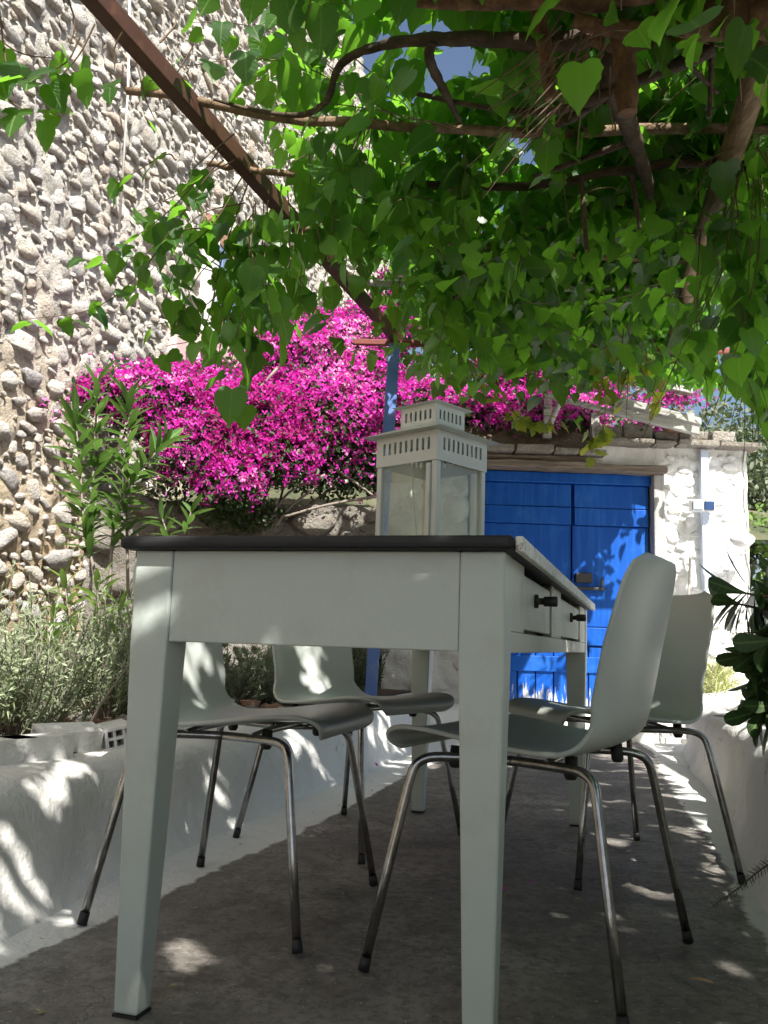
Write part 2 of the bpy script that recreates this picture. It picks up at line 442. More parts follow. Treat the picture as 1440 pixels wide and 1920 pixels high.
M['brightleaf'] = leaf_mat('bright_leaf', [(.10, .2, .04), (.18, .30, .07), (.22, .32, .10)], (.35, .55, .12), .4, .5, False)
M['bract'] = leaf_mat('magenta_bract', [(.34, .012, .16), (.50, .016, .28), (.58, .022, .38), (.64, .030, .46), (.66, .045, .50), (.70, .10, .54), (.75, .24, .56), (.80, .50, .66)], (.85, .03, .55), .45, .7, False, own=True)
M['weed'] = leaf_mat('dry_weed', [(.3, .32, .12), (.38, .38, .18), (.25, .3, .1)], (.4, .45, .15), .3, .7, False)
M['dryleaf'] = paint_mat('yellow_leaf', (.50, .26, .03), .25, .6)
M['petal'] = paint_mat('fallen_bract', (.45, .02, .35), .1, .6)
def hill_mat():
    t = NT('hillside'); n = t.noise(1.2, 8, .7)
    t.base(t.ramp(n, [(.35, (.05, .065, .03)), (.55, (.13, .125, .075)), (.7, (.24, .21, .15))])); t.set(Roughness=1.0); t.bump(n, .8, .2); return t.m
M['hill'] = hill_mat()

# ------------------------------------------------------------------ scattered geometry
def frames(d, n):
    d = d / np.linalg.norm(d, axis=1, keepdims=True)
    s = np.cross(d, n); ln = np.linalg.norm(s, axis=1, keepdims=True)
    s = np.where(ln < 1e-4, np.array([[1., 0, 0]]), s / np.maximum(ln, 1e-6))
    n = np.cross(s, d)
    return np.stack([s, d, n], axis=1)          # rows
def scatter(T, P, Fr, S):
    """T=(V,F,UV) template, P (N,3), Fr (N,3,3), S (N,) or (N,3) -> V,F,UV,rnd"""
    V, F, UV = T
    N = len(P); nv = len(V)
    S = np.asarray(S, float)
    if S.ndim == 1: S = np.repeat(S[:, None], 3, 1)
    VV = np.einsum('nvk,nkj->nvj', V[None] * S[:, None, :], Fr) + P[:, None, :]
    FF = F[None] + (np.arange(N) * nv)[:, None, None]
    return VV.reshape(-1, 3), FF.reshape(-1, F.shape[1]), np.tile(UV, (N, 1)), np.repeat(rng.random(N), nv)
def leaf_template(outline, fold=.25, droop=.18, serr=.0, mids=None):
    """outline: (x,y) from base to tip on the right half; gives triangles folded at the midrib"""
    o = np.array(outline, float)
    k = len(o)
    V = []; UV = []
    for y in o[:, 1]:
        V.append((0, max(0, min(1, y)), 0))
    for sgn in (1, -1):
        for i, (x, y) in enumerate(o):
            q = 1 + (serr if i % 2 else -serr)
            V.append((sgn * x * q, y, 0))
    V = np.array(V); UV = V[:, :2].copy()
    V[:, 2] = np.abs(V[:, 0]) * fold - droop * V[:, 1] ** 2 - .25 * V[:, 0] ** 2
    F = []
    for i in range(k - 1):
        a, b = i, i + 1
        for off, fl in ((k, 0), (2 * k, 1)):
            c, d = off + i, off + i + 1
            for tri in ((a, c, d), (a, d, b)):
                F.append(tri if not fl else tri[::-1])
    return V, np.array(F), UV
MUL = leaf_template([(.02, -.02), (.13, -.08), (.25, -.075), (.35, -.01), (.42, .10), (.455, .22), (.45, .34), (.42, .46), (.365, .57), (.30, .68), (.225, .78), (.15, .87), (.07, .95), (0, 1.07)], .22, .24, .04)
MUL2 = leaf_template([(.02, -.02), (.14, -.09), (.28, -.09), (.41, -.01), (.48, .12), (.46, .24), (.37, .33), (.33, .38), (.39, .48), (.37, .58), (.29, .68), (.20, .79), (.10, .91), (0, 1.05)], .08, .36, .045)
MUL3 = leaf_template([(.02, -.02), (.12, -.09), (.26, -.10), (.38, -.02), (.44, .10), (.42, .20), (.26, .27), (.20, .33), (.30, .42), (.36, .52), (.33, .62), (.24, .74), (.12, .88), (0, 1.02)], .12, .30, .05)
LANCE = leaf_template([(.01, 0), (.07, .15), (.105, .38), (.10, .6), (.06, .83), (0, 1.0)], .3, .16)
SPOON = leaf_template([(.02, 0), (.06, .2), (.13, .45), (.18, .68), (.16, .86), (.08, .97), (0, 1.0)], .15, .14)
NEEDLE = (np.array([(-.05, 0, 0), (.05, 0, 0), (.07, .5, .03), (-.07, .5, .03), (0, 1, 0)], float), np.array([(0, 1, 2), (0, 2, 3), (3, 2, 4)]), np.array([(0, 0)] * 5, float))
OVAL = (np.array([(0, 0, 0), (.22, .3, .06), (.2, .7, .04), (0, 1, -.05), (-.2, .7, .04), (-.22, .3, .06)], float), np.array([(0, 1, 2), (0, 2, 3), (0, 3, 4), (0, 4, 5)]), np.array([(0, 0)] * 6, float))
def bract_template():
    V, F = [], []
    for k in range(3):
        a = 2 * math.pi * k / 3
        d = np.array([math.cos(a), math.sin(a), .55]); s = np.array([-math.sin(a), math.cos(a), 0])
        b = len(V)
        V += [np.zeros(3), d * .5 + s * .34, d * 1.0 + np.array([0, 0, .05]), d * .5 - s * .34]
        F += [(b, b + 1, b + 2), (b, b + 2, b + 3)]
    return np.array(V), np.array(F), np.zeros((len(V), 2))
BRACT = bract_template()
def unit(a): return a / np.maximum(np.linalg.norm(a, axis=-1, keepdims=True), 1e-9)
def rdir(n): return unit(rng.normal(size=(n, 3)))

def stone_template(seed, sub=2):
    import bmesh
    bm = bmesh.new(); bmesh.ops.create_icosphere(bm, subdivisions=sub, radius=1)
    rr = random.Random(seed)
    pl = [(Vector((rr.gauss(0, 1), rr.gauss(0, 1), rr.gauss(0, .8))).normalized(), rr.uniform(.42, .8)) for _ in range(11)]
    off = Vector((seed * 7.3, seed * 3.1, 0))
    for v in bm.verts:
        p = v.co.copy()
        for nrm, d in pl:
            k = p.dot(nrm)
            if k > d: p -= nrm * (k - d) * .85
        p *= 1 + .30 * noise.noise(v.co * 1.7 + off) + .17 * noise.noise(v.co * 3.9 + off)
        v.co = p
    V = np.array([v.co[:] for v in bm.verts]); F = np.array([[v.index for v in f.verts] for f in bm.faces])
    bm.free()
    return V, F, np.zeros((len(V), 2))
STN = [stone_template(i + 1) for i in range(12)]
STN_LO = [stone_template(i + 1, 1) for i in range(12)]

def throw(n_try, area, sizes, gap=.92, ok=None, seed=1, aspect=(1.0, 1.7)):
    """dart throwing of ellipses in a rectangle: sizes from large to small"""
    r = np.random.default_rng(seed)
    (x0, x1), (y0, y1) = area
    cell = .25; grid = {}
    out = []
    for rad, tries in zip(sizes, n_try):
        for _ in range(tries):
            x, y = r.uniform(x0, x1), r.uniform(y0, y1)
            if ok and not ok(x, y): continue
            q = rad * r.uniform(.78, 1.15); asp = r.uniform(*aspect)
            a, b = q * asp ** .5, q / asp ** .5
            gx, gy = int(x // cell), int(y // cell)
            hit = False
            for i in range(gx - 2, gx + 3):
                for j in range(gy - 2, gy + 3):
                    for (x2, y2, a2, b2) in grid.get((i, j), ()):
                        dx, dy = (x - x2) / (a + a2), (y - y2) / (b + b2)
                        if dx * dx + dy * dy < gap: hit = True; break
                    if hit: break
                if hit: break
            if hit: continue
            grid.setdefault((gx, gy), []).append((x, y, a, b)); out.append((x, y, a, b))
    return out
def lay_stones(stones, origin, ex, ez, en, parent, mat, name='stone', n_parts=300, visible=None, depth=.75, proud=.25, stuff_name='small_stones', seed=3, lo=False):
    """stones (x,z,a,b) on the plane origin + ex*x + ez*z; the largest in view are parts, the rest one stuff part"""
    r = np.random.default_rng(seed)
    ex, ez, en, origin = (np.array(q, float) for q in (ex, ez, en, origin))
    info = []
    for (x, z, a, b) in stones:
        p = origin + ex * x + ez * z
        c = min(a, b)
        p = p + en * (c * proud - c * depth * .35)
        px, py, Y = pr(p); px, py, Y = px[0], py[0], Y[0]
        vis = (-40 < px < 1480 and -40 < py < 1960 and Y > .3) and (visible is None or visible(px, py))
        ang = r.uniform(-.35, .35)
        X = ex * math.cos(ang) + ez * math.sin(ang); Zv = -ex * math.sin(ang) + ez * math.cos(ang)
        info.append((-(a * b) / max(Y, .3) ** 2 if vis else 1, p, np.stack([X, Zv, en]), np.array([a, b, c * depth]) * 1.0, int(r.integers(12))))
    info.sort(key=lambda q: q[0])
    MES = {}
    for k, (sc_, p, fr, s, kind) in enumerate(info[:n_parts]):
        if sc_ >= 0: break
        if kind not in MES:
            V, F, UV = (STN_LO if lo else STN)[kind]; MES[kind] = big_mesh(name, V, F, None, None, mat, True)
        o = obj(name, MES[kind], parent)
        m = Matrix([[fr[0][i]*s[0], fr[1][i]*s[1], fr[2][i]*s[2], p[i]] for i in range(3)] + [[0, 0, 0, 1]])
        o.matrix_basis = m
    done = k if info and info[min(n_parts, len(info)) - 1][0] >= 0 else min(n_parts, len(info))
    rest = info[done:]
    if rest:
        VV, FF, RR = [], [], []; nb = 0
        for (_, p, fr, s, kind) in rest:
            V, F, UV = STN_LO[kind] if (lo or _ >= 0) else STN[kind]
            VV.append((V * s) @ fr + p); FF.append(F + nb); nb += len(V); RR.append(np.full(len(V), r.random()))
        o = obj(stuff_name, big_mesh(stuff_name, np.concatenate(VV), np.concatenate(FF), None, np.concatenate(RR), mat, True), parent)
        tag(o, kind='stuff')

def grid_sheet(name, fn, nu, nv, mat, parent=None, uv=False, smooth_=True):
    """fn(i/nu, j/nv) -> point"""
    V = np.array([fn(i / nu, j / nv) for j in range(nv + 1) for i in range(nu + 1)], float)
    idx = lambda i, j: j * (nu + 1) + i
    F = np.array([(idx(i, j), idx(i+1, j), idx(i+1, j+1), idx(i, j+1)) for j in range(nv) for i in range(nu)])
    UV = np.array([(i / nu, j / nv) for j in range(nv + 1) for i in range(nu + 1)]) if uv else None
    return obj(name, big_mesh(name, V, F, UV, None, mat, smooth_), parent)
def nz(p, s=1.0, o=0.0): return noise.noise(Vector((p[0]*s + o, p[1]*s + o*.7, p[2]*s - o)))
def fbm(p, s, o=0.0): return nz(p, s, o) + .5 * nz(p, s*2.1, o+3) + .25 * nz(p, s*4.3, o+7)

# ------------------------------------------------------------------ ground
g = MB().box((-60, -60, -1.0), (60, 80, -.03)).build('ground', M['soil']); tag(g, kind='structure')
fz = lambda x, Y: .005 * fbm((x*.9, Y, 0), 1.4)
fl = grid_sheet('courtyard_floor', lambda u, v: (-1.6 + 4.4*u, -3 + 9.2*v, fz(-1.6 + 4.4*u, -3 + 9.2*v)), 88, 184, M['concrete']); tag(fl, kind='structure')

baseL = lambda Y: -.68 + .272 * (Y - 2.0) + .03 * math.sin(Y * 1.7) + .012 * math.sin(Y * 5.1)
baseR = lambda Y: .945 + .276 * (Y - 2.05) + .02 * math.sin(Y * 2.3)
def poly(pts):
    xs = [p[1] for p in pts]; ys = [p[0] for p in pts]
    return lambda Y: float(np.interp(Y, xs, ys))
edgeL = poly([(-1.6, -3), (-1.25, -.2), (-.9, .9), (-.629, 1.617), (-.526, 1.911), (-.446, 2.135), (-.367, 2.39), (-.295, 2.578), (-.171, 2.949), (-.071, 3.315), (.037, 3.665), (.2, 4.25), (.42, 4.9), (.8, 5.5), (1.2, 5.85)])
edgeR = poly([(-.3, -3), (.3, 0), (.56, 1.0), (.794, 1.912), (.868, 2.222), (.969, 2.567), (1.079, 3.039), (1.219, 3.731), (1.436, 4.639), (1.6, 5.3), (1.68, 5.9)])
def strip(name, e, b, side):
    nu, nv = 14, 260
    V, UV = [], []
    for j in range(nv + 1):
        Y = -3 + 8.85 * j / nv
        wob = .010 * nz((Y, 0, 0), 4, 2) + .006 * nz((Y, 0, 0), 13, 5)
        x0 = e(Y) - side * .30; x1 = b(Y) + side * .07
        for i in range(nu + 1):
            x = x0 + (x1 - x0) * i / nu
            V.append((x, Y, fz(x, Y) - .003 + .0075 * min(1, i / 2)))
            UV.append(((x - e(Y)) * side + wob + .5, 0))
    idx = lambda i, j: j * (nu + 1) + i
    F = np.array([(idx(i, j), idx(i+1, j), idx(i+1, j+1), idx(i, j+1))[::side] for j in range(nv) for i in range(nu)])
    o = obj(name, big_mesh(name, V, F, UV, None, M['white_strip'], True)); tag(o, kind='structure'); return o
strip('white_painted_border', edgeL, baseL, -1)
strip('white_painted_border', edgeR, baseR, 1)

# low benches, plastered and whitewashed, coved into the floor
def bench(name, label, base, side, hfun, width, y0, y1):
    prof = [(-.055, -.004), (-.04, .014), (-.02, .037), (-.004, .08), (.01, .15), (.025, .22), (.04, .26), (.07, .285), (.11, .293), (.2, .294), (.30, .29), (.42, .285), (.43, .2), (.43, -.02)]
    n = 190
    V = []
    for j in range(n + 1):
        Y = y0 + (y1 - y0) * j / n
        h = hfun(Y)
        for (a, z) in prof:
            a2 = a if a < .1 else .1 + (a - .1) * width / .33
            p = (base(Y), Y, z)
            k = min(1, max(0, z / .1))
            d = ((.010 + .012 * min(1, max(0, Y - 2.2))) * fbm((0, Y * 1.0, z), 3.1, side) + .009 * nz((0, Y, z * 1.5), 11, 5) + .005 * nz((0, Y, z), 23, 9)) * (.3 + k)
            zz = z * h / .294 + .010 * fbm((a * 2, Y, 0), 3.5, 4 + side) * k
            if a > .41: d = 0
            V.append((base(Y) + side * (a2 + d), Y, max(zz, .004) if z > 0 else z))
    m = len(prof)
    F = []
    for j in range(n):
        for i in range(m - 1):
            q = (j*m+i, j*m+i+1, (j+1)*m+i+1, (j+1)*m+i)
            F.append(q if side < 0 else q[::-1])
    o = obj(name, big_mesh(name, V, F, None, None, M['white'], True))
    tag(o, label, 'low wall')
    return o
bench('plaster_bench', 'long whitewashed low wall bench running beside the planting bed under the rough stone wall', baseL, -1, lambda Y: .272 - .004 * (Y - 2), .17, -2.5, 6.2)
bench('plaster_bench', 'whitewashed low wall bench behind the two chairs on the drawer side of the table', baseR, 1, lambda Y: .33 - .012 * (Y - 2), .34, -2.5, 5.6)

# planting bed soil, left, and raised ground, right
bed = grid_sheet('planting_bed', lambda u, v: ((lambda Y: (baseL(Y) - .22 + (-2.9 - baseL(Y)) * u, Y, .262 + .05 * fbm((u * 3, Y, 0), 2.2) * min(1, u * 8)))(-2.5 + 9.2 * v)), 24, 70, M['soil']); tag(bed, kind='structure')
gr = grid_sheet('raised_ground', lambda u, v: ((lambda Y: (baseR(Y) + .40 + 4.5 * u, Y, .30 - .03 * v + .05 * fbm((u * 4, Y, 0), 1.7) * min(1, u * 10)))(-2.5 + 12 * v)), 24, 60, M['white_stone']); tag(gr, kind='structure')
# hillside behind the back walls
hill = grid_sheet('hillside', lambda u, v: (-14 + 34 * u, 6.75 + 45 * v ** 1.6, 1.46 + 7 * v ** 1.2 * (1 - .25 * u) - (1.2 * max(0, (u - .50) * 4) if u > .50 else 0) * (1 - v) + .25 * fbm((u * 20, v * 20, 0), .8) * min(1, v * 8)), 60, 50, M['hill']); tag(hill, kind='structure')

# ------------------------------------------------------------------ tall rough stone house wall on the left
HD = np.array([.165, .986, 0]); HN = np.array([.986, -.165, 0]); HO = np.array([-3.2, 0, 0])
house = thing('stone_house_wall', 'tall sunlit house wall of rough field stones rising behind the planting bed', 'house wall', (-2.6, 3.6, 0))
def hw(u, v):
    t, z = -4 + 23 * u, -.3 + 11.5 * v
    d = .030 * fbm((t, z, 0), 2.6) + .026 * nz((t, z, 0), 8) + .020 * nz((t, z, 0), 17) + .012 * nz((t, z, 0), 34)
    return HO + HD * t + np.array([0, 0, z]) + HN * d
grid_sheet('mortar_face', hw, 520, 270, M['mortar'], house)
MB().hexa([tuple(HO + HD*t + HN*n + np.array([0, 0, z])) for z in (-.3, 11.2) for (t, n) in ((-4, -.9), (19, -.9), (19, -.12), (-4, -.12))]).build('wall_core', M['mortar'], house)
win = lambda t, z: (8.15 < t < 9.8 and 2.8 < z < 4.65)
stones = throw((900, 5000, 16000, 26000, 34000), ((3.6, 17.5), (.2, 10.8)), (.135, .095, .066, .045, .030), .70, lambda t, z: not win(t, z), 5, (1.1, 2.4))
lay_stones(stones, HO + HN * .02, HD, (0, 0, 1), HN, house, M['stone'], 'stone', 300, lambda px, py: px < 520 and py < 1150 and not (px > 180 and py > 700), .62, .04, 'small_stones')
# window: deep reveal with pink surround, sill and blue-grey shutter
def HP(t, z, n): return tuple(HO + HD*t + np.array([0, 0, z]) + HN*n)
def hbox(t0, t1, z0, z1, n0, n1): return MB().hexa([HP(t, z, n) for z in (z0, z1) for (t, n) in ((t0, n0), (t1, n0), (t1, n1), (t0, n1))])
hbox(8.22, 9.72, 4.45, 4.64, .0, .09).build('lintel_render', M['terracotta'], house, .01)
hbox(8.22, 8.42, 3.42, 4.447, .0, .11).build('window_surround', M['pinkwhite'], house, .01)
hbox(9.50, 9.72, 3.42, 4.447, .0, .11).build('window_surround', M['pink'], house, .01)
hbox(8.10, 9.82, 3.25, 3.417, .0, .22).build('window_sill', M['pink'], house, .015)
hbox(8.12, 9.8, 2.80, 3.247, .0, .09).build('pink_apron', M['pink'], house, .01)
hbox(8.423, 9.497, 3.42, 4.447, .01, .035).build('pane', M['darkglass'], house)
for (t0, t1) in ((8.45, 8.95), (8.97, 9.47)):
    s_ = hbox(t0, t1, 3.45, 4.42, .06, .10).build('shutter', M['shutter'], house, .004)
    for k in range(3): hbox(t0 + .06, t1 - .06, 3.52 + .3*k, 3.76 + .3*k, .1005, .112).build('shutter_panel', M['shutter'], s_, .004)
hbox(7.55, 7.80, 3.0, 3.25, .0, .10).build('pink_patch', M['pink'], house, .02)
w_ = MB().tube([HP(6.12, 5.4, .16), HP(6.2, 4.6, .17), HP(6.26, 3.5, .16)], .010, 6); w_.build('hanging_wire', M['cable'], house)

# ------------------------------------------------------------------ back: retaining wall and the whitewashed outbuilding with the blue door
BY = 6.32
ret = thing('retaining_wall', 'grey stone garden wall under the bougainvillea, left of the blue door', 'garden wall', (-.9, BY, .2))
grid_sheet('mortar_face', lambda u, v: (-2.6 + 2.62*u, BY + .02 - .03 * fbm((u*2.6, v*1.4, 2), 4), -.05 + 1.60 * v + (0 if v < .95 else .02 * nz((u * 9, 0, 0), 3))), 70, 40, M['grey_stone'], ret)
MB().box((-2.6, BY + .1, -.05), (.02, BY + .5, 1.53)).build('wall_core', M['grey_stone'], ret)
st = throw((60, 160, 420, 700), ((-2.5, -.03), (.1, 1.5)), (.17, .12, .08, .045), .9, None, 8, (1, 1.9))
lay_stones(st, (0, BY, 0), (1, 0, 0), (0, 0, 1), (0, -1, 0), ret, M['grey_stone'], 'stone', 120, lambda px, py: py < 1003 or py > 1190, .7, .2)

hut = thing('blue_door_outbuilding', 'low whitewashed stone outbuilding with the peeling blue double door', 'outbuilding', (1.3, BY, .15))
DX0, DX1, DZ0, DZ1 = .72, 1.93, .16, 1.85
def wall_face(x0, x1, z0, z1, mat, seed, amp=.035):
    nu, nv = max(4, int((x1-x0)/.02)), max(4, int((z1-z0)/.02))
    return grid_sheet('plaster_face', lambda u, v: (x0+(x1-x0)*u, BY - .01 - amp * fbm(((x0+(x1-x0)*u), z0+(z1-z0)*v, seed), 4.5) - .014 * nz((x0+(x1-x0)*u, z0+(z1-z0)*v, seed), 11) - .009 * nz((x0+(x1-x0)*u, z0+(z1-z0)*v, seed), 24), z0+(z1-z0)*v), nu, nv, mat, hut)
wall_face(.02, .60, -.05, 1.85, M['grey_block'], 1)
wall_face(2.02, 2.62, -.05, 2.08, M['white_stone'], 1, .022)
wall_face(1.40, 2.02, 1.90, 2.06, M['white_stone'], 1, .02)
MB().box((.02, BY + .07, -.05), (.58, BY + .5, 1.9)).box((2.04, BY + .07, -.05), (2.60, BY + .5, 2.04)).build('wall_core', M['white_stone'], hut)
grid_sheet('end_face', lambda u, v: (2.60 + .03 * fbm((u, v*2, 4), 4), BY - .03 + 3 * u, -.05 + 2.1 * v), 30, 30, M['white_stone'], hut)
stw = throw((40, 120, 400, 900), ((2.04, 2.58), (.1, 2.0)), (.07, .055, .04, .028), .80, None, 12, (1, 1.8))
lay_stones(stw, (0, BY - .02, 0), (1, 0, 0), (0, 0, 1), (0, -1, 0), hut, M['white_stone'], 'stone', 110, None, .34, -.1, 'small_stones', 5)
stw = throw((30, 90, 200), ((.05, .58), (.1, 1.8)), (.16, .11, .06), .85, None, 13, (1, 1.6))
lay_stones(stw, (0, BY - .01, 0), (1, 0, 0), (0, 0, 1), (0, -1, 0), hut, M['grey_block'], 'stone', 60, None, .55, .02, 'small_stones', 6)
# eroded earth parapet, flat slabs, lintel beams
grid_sheet('earth_parapet', lambda u, v: (.35 + 1.12*u, BY - .10 + .16 * v - .05 * fbm((u*2, v, 1), 3), 1.99 + .20 * v + .05 * fbm((u*3, v, 0), 1.4) * v), 40, 14, M['earth'], hut)
grid_sheet('parapet_top', lambda u, v: (.35 + 2.2*u, BY + .06 + 2.6 * v, 2.13 + .05 * fbm((u*5, v*4, 0), 1.4)), 40, 20, M['earth'], hut)
x = .40
while x < 2.5:
    w = random.uniform(.16, .34); zt = 2.05 if x > 1.45 else 1.965
    MB().box((x, BY - .13 - random.random()*.05, zt), (x + w - .012, BY + .1, zt + random.uniform(.028, .05)), None, .006).build('slab', M['slab'], hut, .008)
    x += w
x = 1.5
while x < 2.5:
    w = random.uniform(.14, .28)
    MB().box((x, BY - .06 - random.random()*.04, 2.10), (x + w - .015, BY + .12, 2.10 + random.uniform(.06, .11)), None, .014).build('slab', M['slab'], hut, .015)
    x += w
def rough_beam(name, x0, x1, z0, z1, y0, y1, mat, tilt=0.0):
    n = 26; m = MB()
    ring = []
    for i in range(n + 1):
        x = x0 + (x1 - x0) * i / n; k = tilt * (x - x0)
        f = lambda a: .010 * fbm((x * 2.2, a, z0 * 9), 2.4)
        ring.append([(x, y0 + f(1), z0 + k + f(2)), (x, y0 + f(3), z1 + k + f(4)), (x, y1, z1 + k + f(5)), (x, y1, z0 + k + f(6))])
    vs = [p for r in ring for p in r]; fs = []
    for i in range(n):
        for j in range(4): fs.append((i*4+j, i*4+(j+1) % 4, (i+1)*4+(j+1) % 4, (i+1)*4+j))
    fs += [(3, 2, 1, 0), (n*4, n*4+1, n*4+2, n*4+3)]
    m.add(vs, fs); return m.build(name, mat, hut, .008)
rough_beam('lintel_beam', .50, 2.02, 1.86, 1.915, BY - .10, BY + .25, M['wood_x'], -.008)
rough_beam('lintel_beam', .42, 1.44, 1.92, 1.962, BY - .06, BY + .2, M['wood_x'], -.004)
# frame, door leaves
DYF = BY + .02
MB().box((1.935, DYF - .06, .12), (2.015, DYF + .12, 1.85)).build('door_jamb', M['jamb'], hut, .01)
MB().box((.612, DYF - .06, .12), (.712, DYF + .12, 1.85)).build('door_jamb', M['jamb'], hut, .01)
MB().box((.714, DYF + .0, 1.775), (1.933, DYF + .1, 1.852)).build('door_head', M['door'], hut, .006)
MB().box((.62, BY + .2, .1), (2.01, BY + .3, 1.9)).build('door_backing', M['iron'], hut)
for (a, b) in ((.722, 1.366), (1.374, 1.928)):
    dl = MB().box((a, DYF + .058, DZ0), (b, DYF + .075, 1.772)).build('door_leaf', M['door'], hut)
    n = 5; w = (b - a) / n
    for k in range(n):
        MB().box((a + w*k + .004, DYF + .034, DZ0), (a + w*(k+1) - .004, DYF + .057, .60), None, .0015).build('plank', M['door'], dl, .003)
    for (z0, z1, y) in ((1.605, 1.77, .030), (1.475, 1.60, .024), (.612, .74, .020), (.42, .53, .018)):
        MB().box((a + .008, DYF + y, z0), (b - .008, DYF + (.057 if z0 > .6 else .033), z1), None, .0015).build('rail', M['door'], dl, .004)
    MB().box((a + .006, DYF + .040, .745), (b - .006, DYF + .0565, 1.470), None, .001).build('panel', M['door'], dl, .003)
MB().box((1.368, DYF + .022, .745), (1.377, DYF + .045, 1.47)).build('cover_strip', M['door'], hut, .002)
MB().box((1.385, DYF - .01, 1.055), (1.505, DYF + .039, 1.125)).build('lock_box', M['iron'], hut, .006)
lb = MB().box((1.39, DYF + .006, 1.005), (1.60, DYF + .036, 1.025)); lb.tube([(1.57, DYF - .01, 1.03), (1.575, DYF - .012, 1.09)], .012, 7); lb.build('latch_bar', M['iron'], hut, .003)
# roof boards sloping down to the right, with a second row further back
def board(p0, p1, hgt, dep, mat, name='roof_board'):
    p0, p1 = np.array(p0), np.array(p1); ex = np.array([0, dep, 0]); ez = np.array([0, 0, hgt])
    MB().hexa([tuple(q) for q in (p0, p1, p1+ex, p0+ex, p0+ez, p1+ez, p1+ex+ez, p0+ex+ez)]).build(name, mat, hut, .006)
board(at(1150, 775, 6.0), at(1312, 815, 6.0), .055, .05, M['board'])
board(at(1165, 757, 6.06), at(1316, 797, 6.06), .052, .16, M['board'])
board(at(1020, 742, 6.2), at(1150, 775, 6.1), .03, .05, M['board'])
board(at(1128, 702, 7.2), at(1300, 738, 7.2), .05, .1, M['board'])
for px, Y in ((1030, 6.16), (1120, 6.2), (1220, 6.2), (1300, 6.2)):
    p = at(px, 772 if px > 1100 else 745, Y)
    MB().box((p[0] - .03, Y + .06, 2.08), (p[0] + .03, Y + .12, p[2] + .01)).build('roof_post', M['board'], hut, .004)
# doorstep
step = grid_sheet('doorstep', lambda u, v: (.20 + 1.75*u, (5.84, 5.845, 5.86, 5.90, 6.0, 6.15, 6.36)[round(v*6)] + .012 * fbm((u*3, v, 0), 2), (0, .08, .15, .178, .182, .180, .178)[round(v*6)] + .006 * fbm((u*4, v*2, 5), 2)), 40, 6, M['white']); tag(step, kind='structure')

# conduit, sockets and cable on the white wall
el = thing('power_outlet', 'grey twin outdoor socket box with pale blue conduit on the white wall', 'socket', (2.25, BY - .05, 1.6))
MB().box((2.262, BY - .085, 1.02), (2.318, BY - .045, 2.03)).build('conduit', M['conduit'], el, .004)
MB().box((2.165, BY - .15, 1.575), (2.33, BY - .086, 1.655)).build('socket_body', M['box_white'], el, .004)
MB().box((2.172, BY - .163, 1.583), (2.245, BY - .151, 1.648)).build('socket_lid', M['box_grey'], el, .003)
MB().box((2.256, BY - .163, 1.583), (2.323, BY - .151, 1.648)).build('socket_lid', M['box_blue'], el, .003)
MB().tube(spline([(2.315, BY - .07, 1.90), (2.325, BY - .09, 1.75), (2.345, BY - .1, 1.64), (2.34, BY - .09, 1.52), (2.32, BY - .08, 1.47)], 5), .006, 6).build('cable', M['cable'], el)
MB().tube([(2.18, BY - .07, 1.32), (2.16, BY - .065, .9), (2.155, BY - .065, .55)], .010, 6).build('thin_pipe', M['cable'], el)
# small bulkhead lamp-like stone at the wall's right edge and loose whitewashed rocks at its foot
rk = 0
for (px, py, Y, s, lab) in ((1395, 1017, 6.1, .085, 'oval whitewashed stone sticking out of the right end of the white wall'),
                       (1340, 1325, 5.0, .14, 'largest whitewashed rock at the foot of the white wall, beside dry weeds'),
                       (1395, 1345, 4.6, .11, 'whitewashed rock behind the hanging spoon-leaved shrub, right of the largest rock'),
                       (1305, 1300, 5.5, .10, 'whitewashed rock close to the farther chair backrest on the drawer side')):
    p = at(px, py, Y)
    V, F, _ = STN[(rk * 3 + 1) % 12]; rk += 1
    o = obj('rock', big_mesh('rock', V * np.array([s*1.3, s, s*.8]), F, None, None, M['white_stone'], True))
    o.location = p; tag(o, lab, 'rock')
# terracotta pot on the parapet
pot = thing('terracotta_pot', 'small terracotta bowl pot on the outbuilding wall under the grey roof board', 'flower pot', tuple(at(1262, 812, 6.25)))
pp = at(1262, 812, 6.25)
prof = [(.0, .0), (.055, .0), (.075, .03), (.092, .07), (.098, .095), (.108, .097), (.108, .115), (.094, .115), (.086, .095), (.0, .085)]
m = MB(); n = 20
vs = [(pp[0] + r*math.cos(2*math.pi*k/n), pp[1] + r*math.sin(2*math.pi*k/n), pp[2] + z) for (r, z) in prof for k in range(n)]
m.add(vs, [(i*n+k, i*n+(k+1) % n, (i+1)*n+(k+1) % n, (i+1)*n+k) for i in range(len(prof)-1) for k in range(n)], True)
m.build('bowl', M['terracotta'], pot)
N = 60
P = np.tile(pp + np.array([0, 0, .09]), (N, 1)) + rng.normal(size=(N, 3)) * np.array([.04, .04, .01])
V, F, UV, r_ = scatter(OVAL, P, frames(unit(rdir(N) + np.array([0, 0, .6])), rdir(N)), rng.uniform(.04, .08, N))
tag(obj('seedlings', big_mesh('seedlings', V, F, UV, r_, M['greyleaf']), pot), kind='stuff')

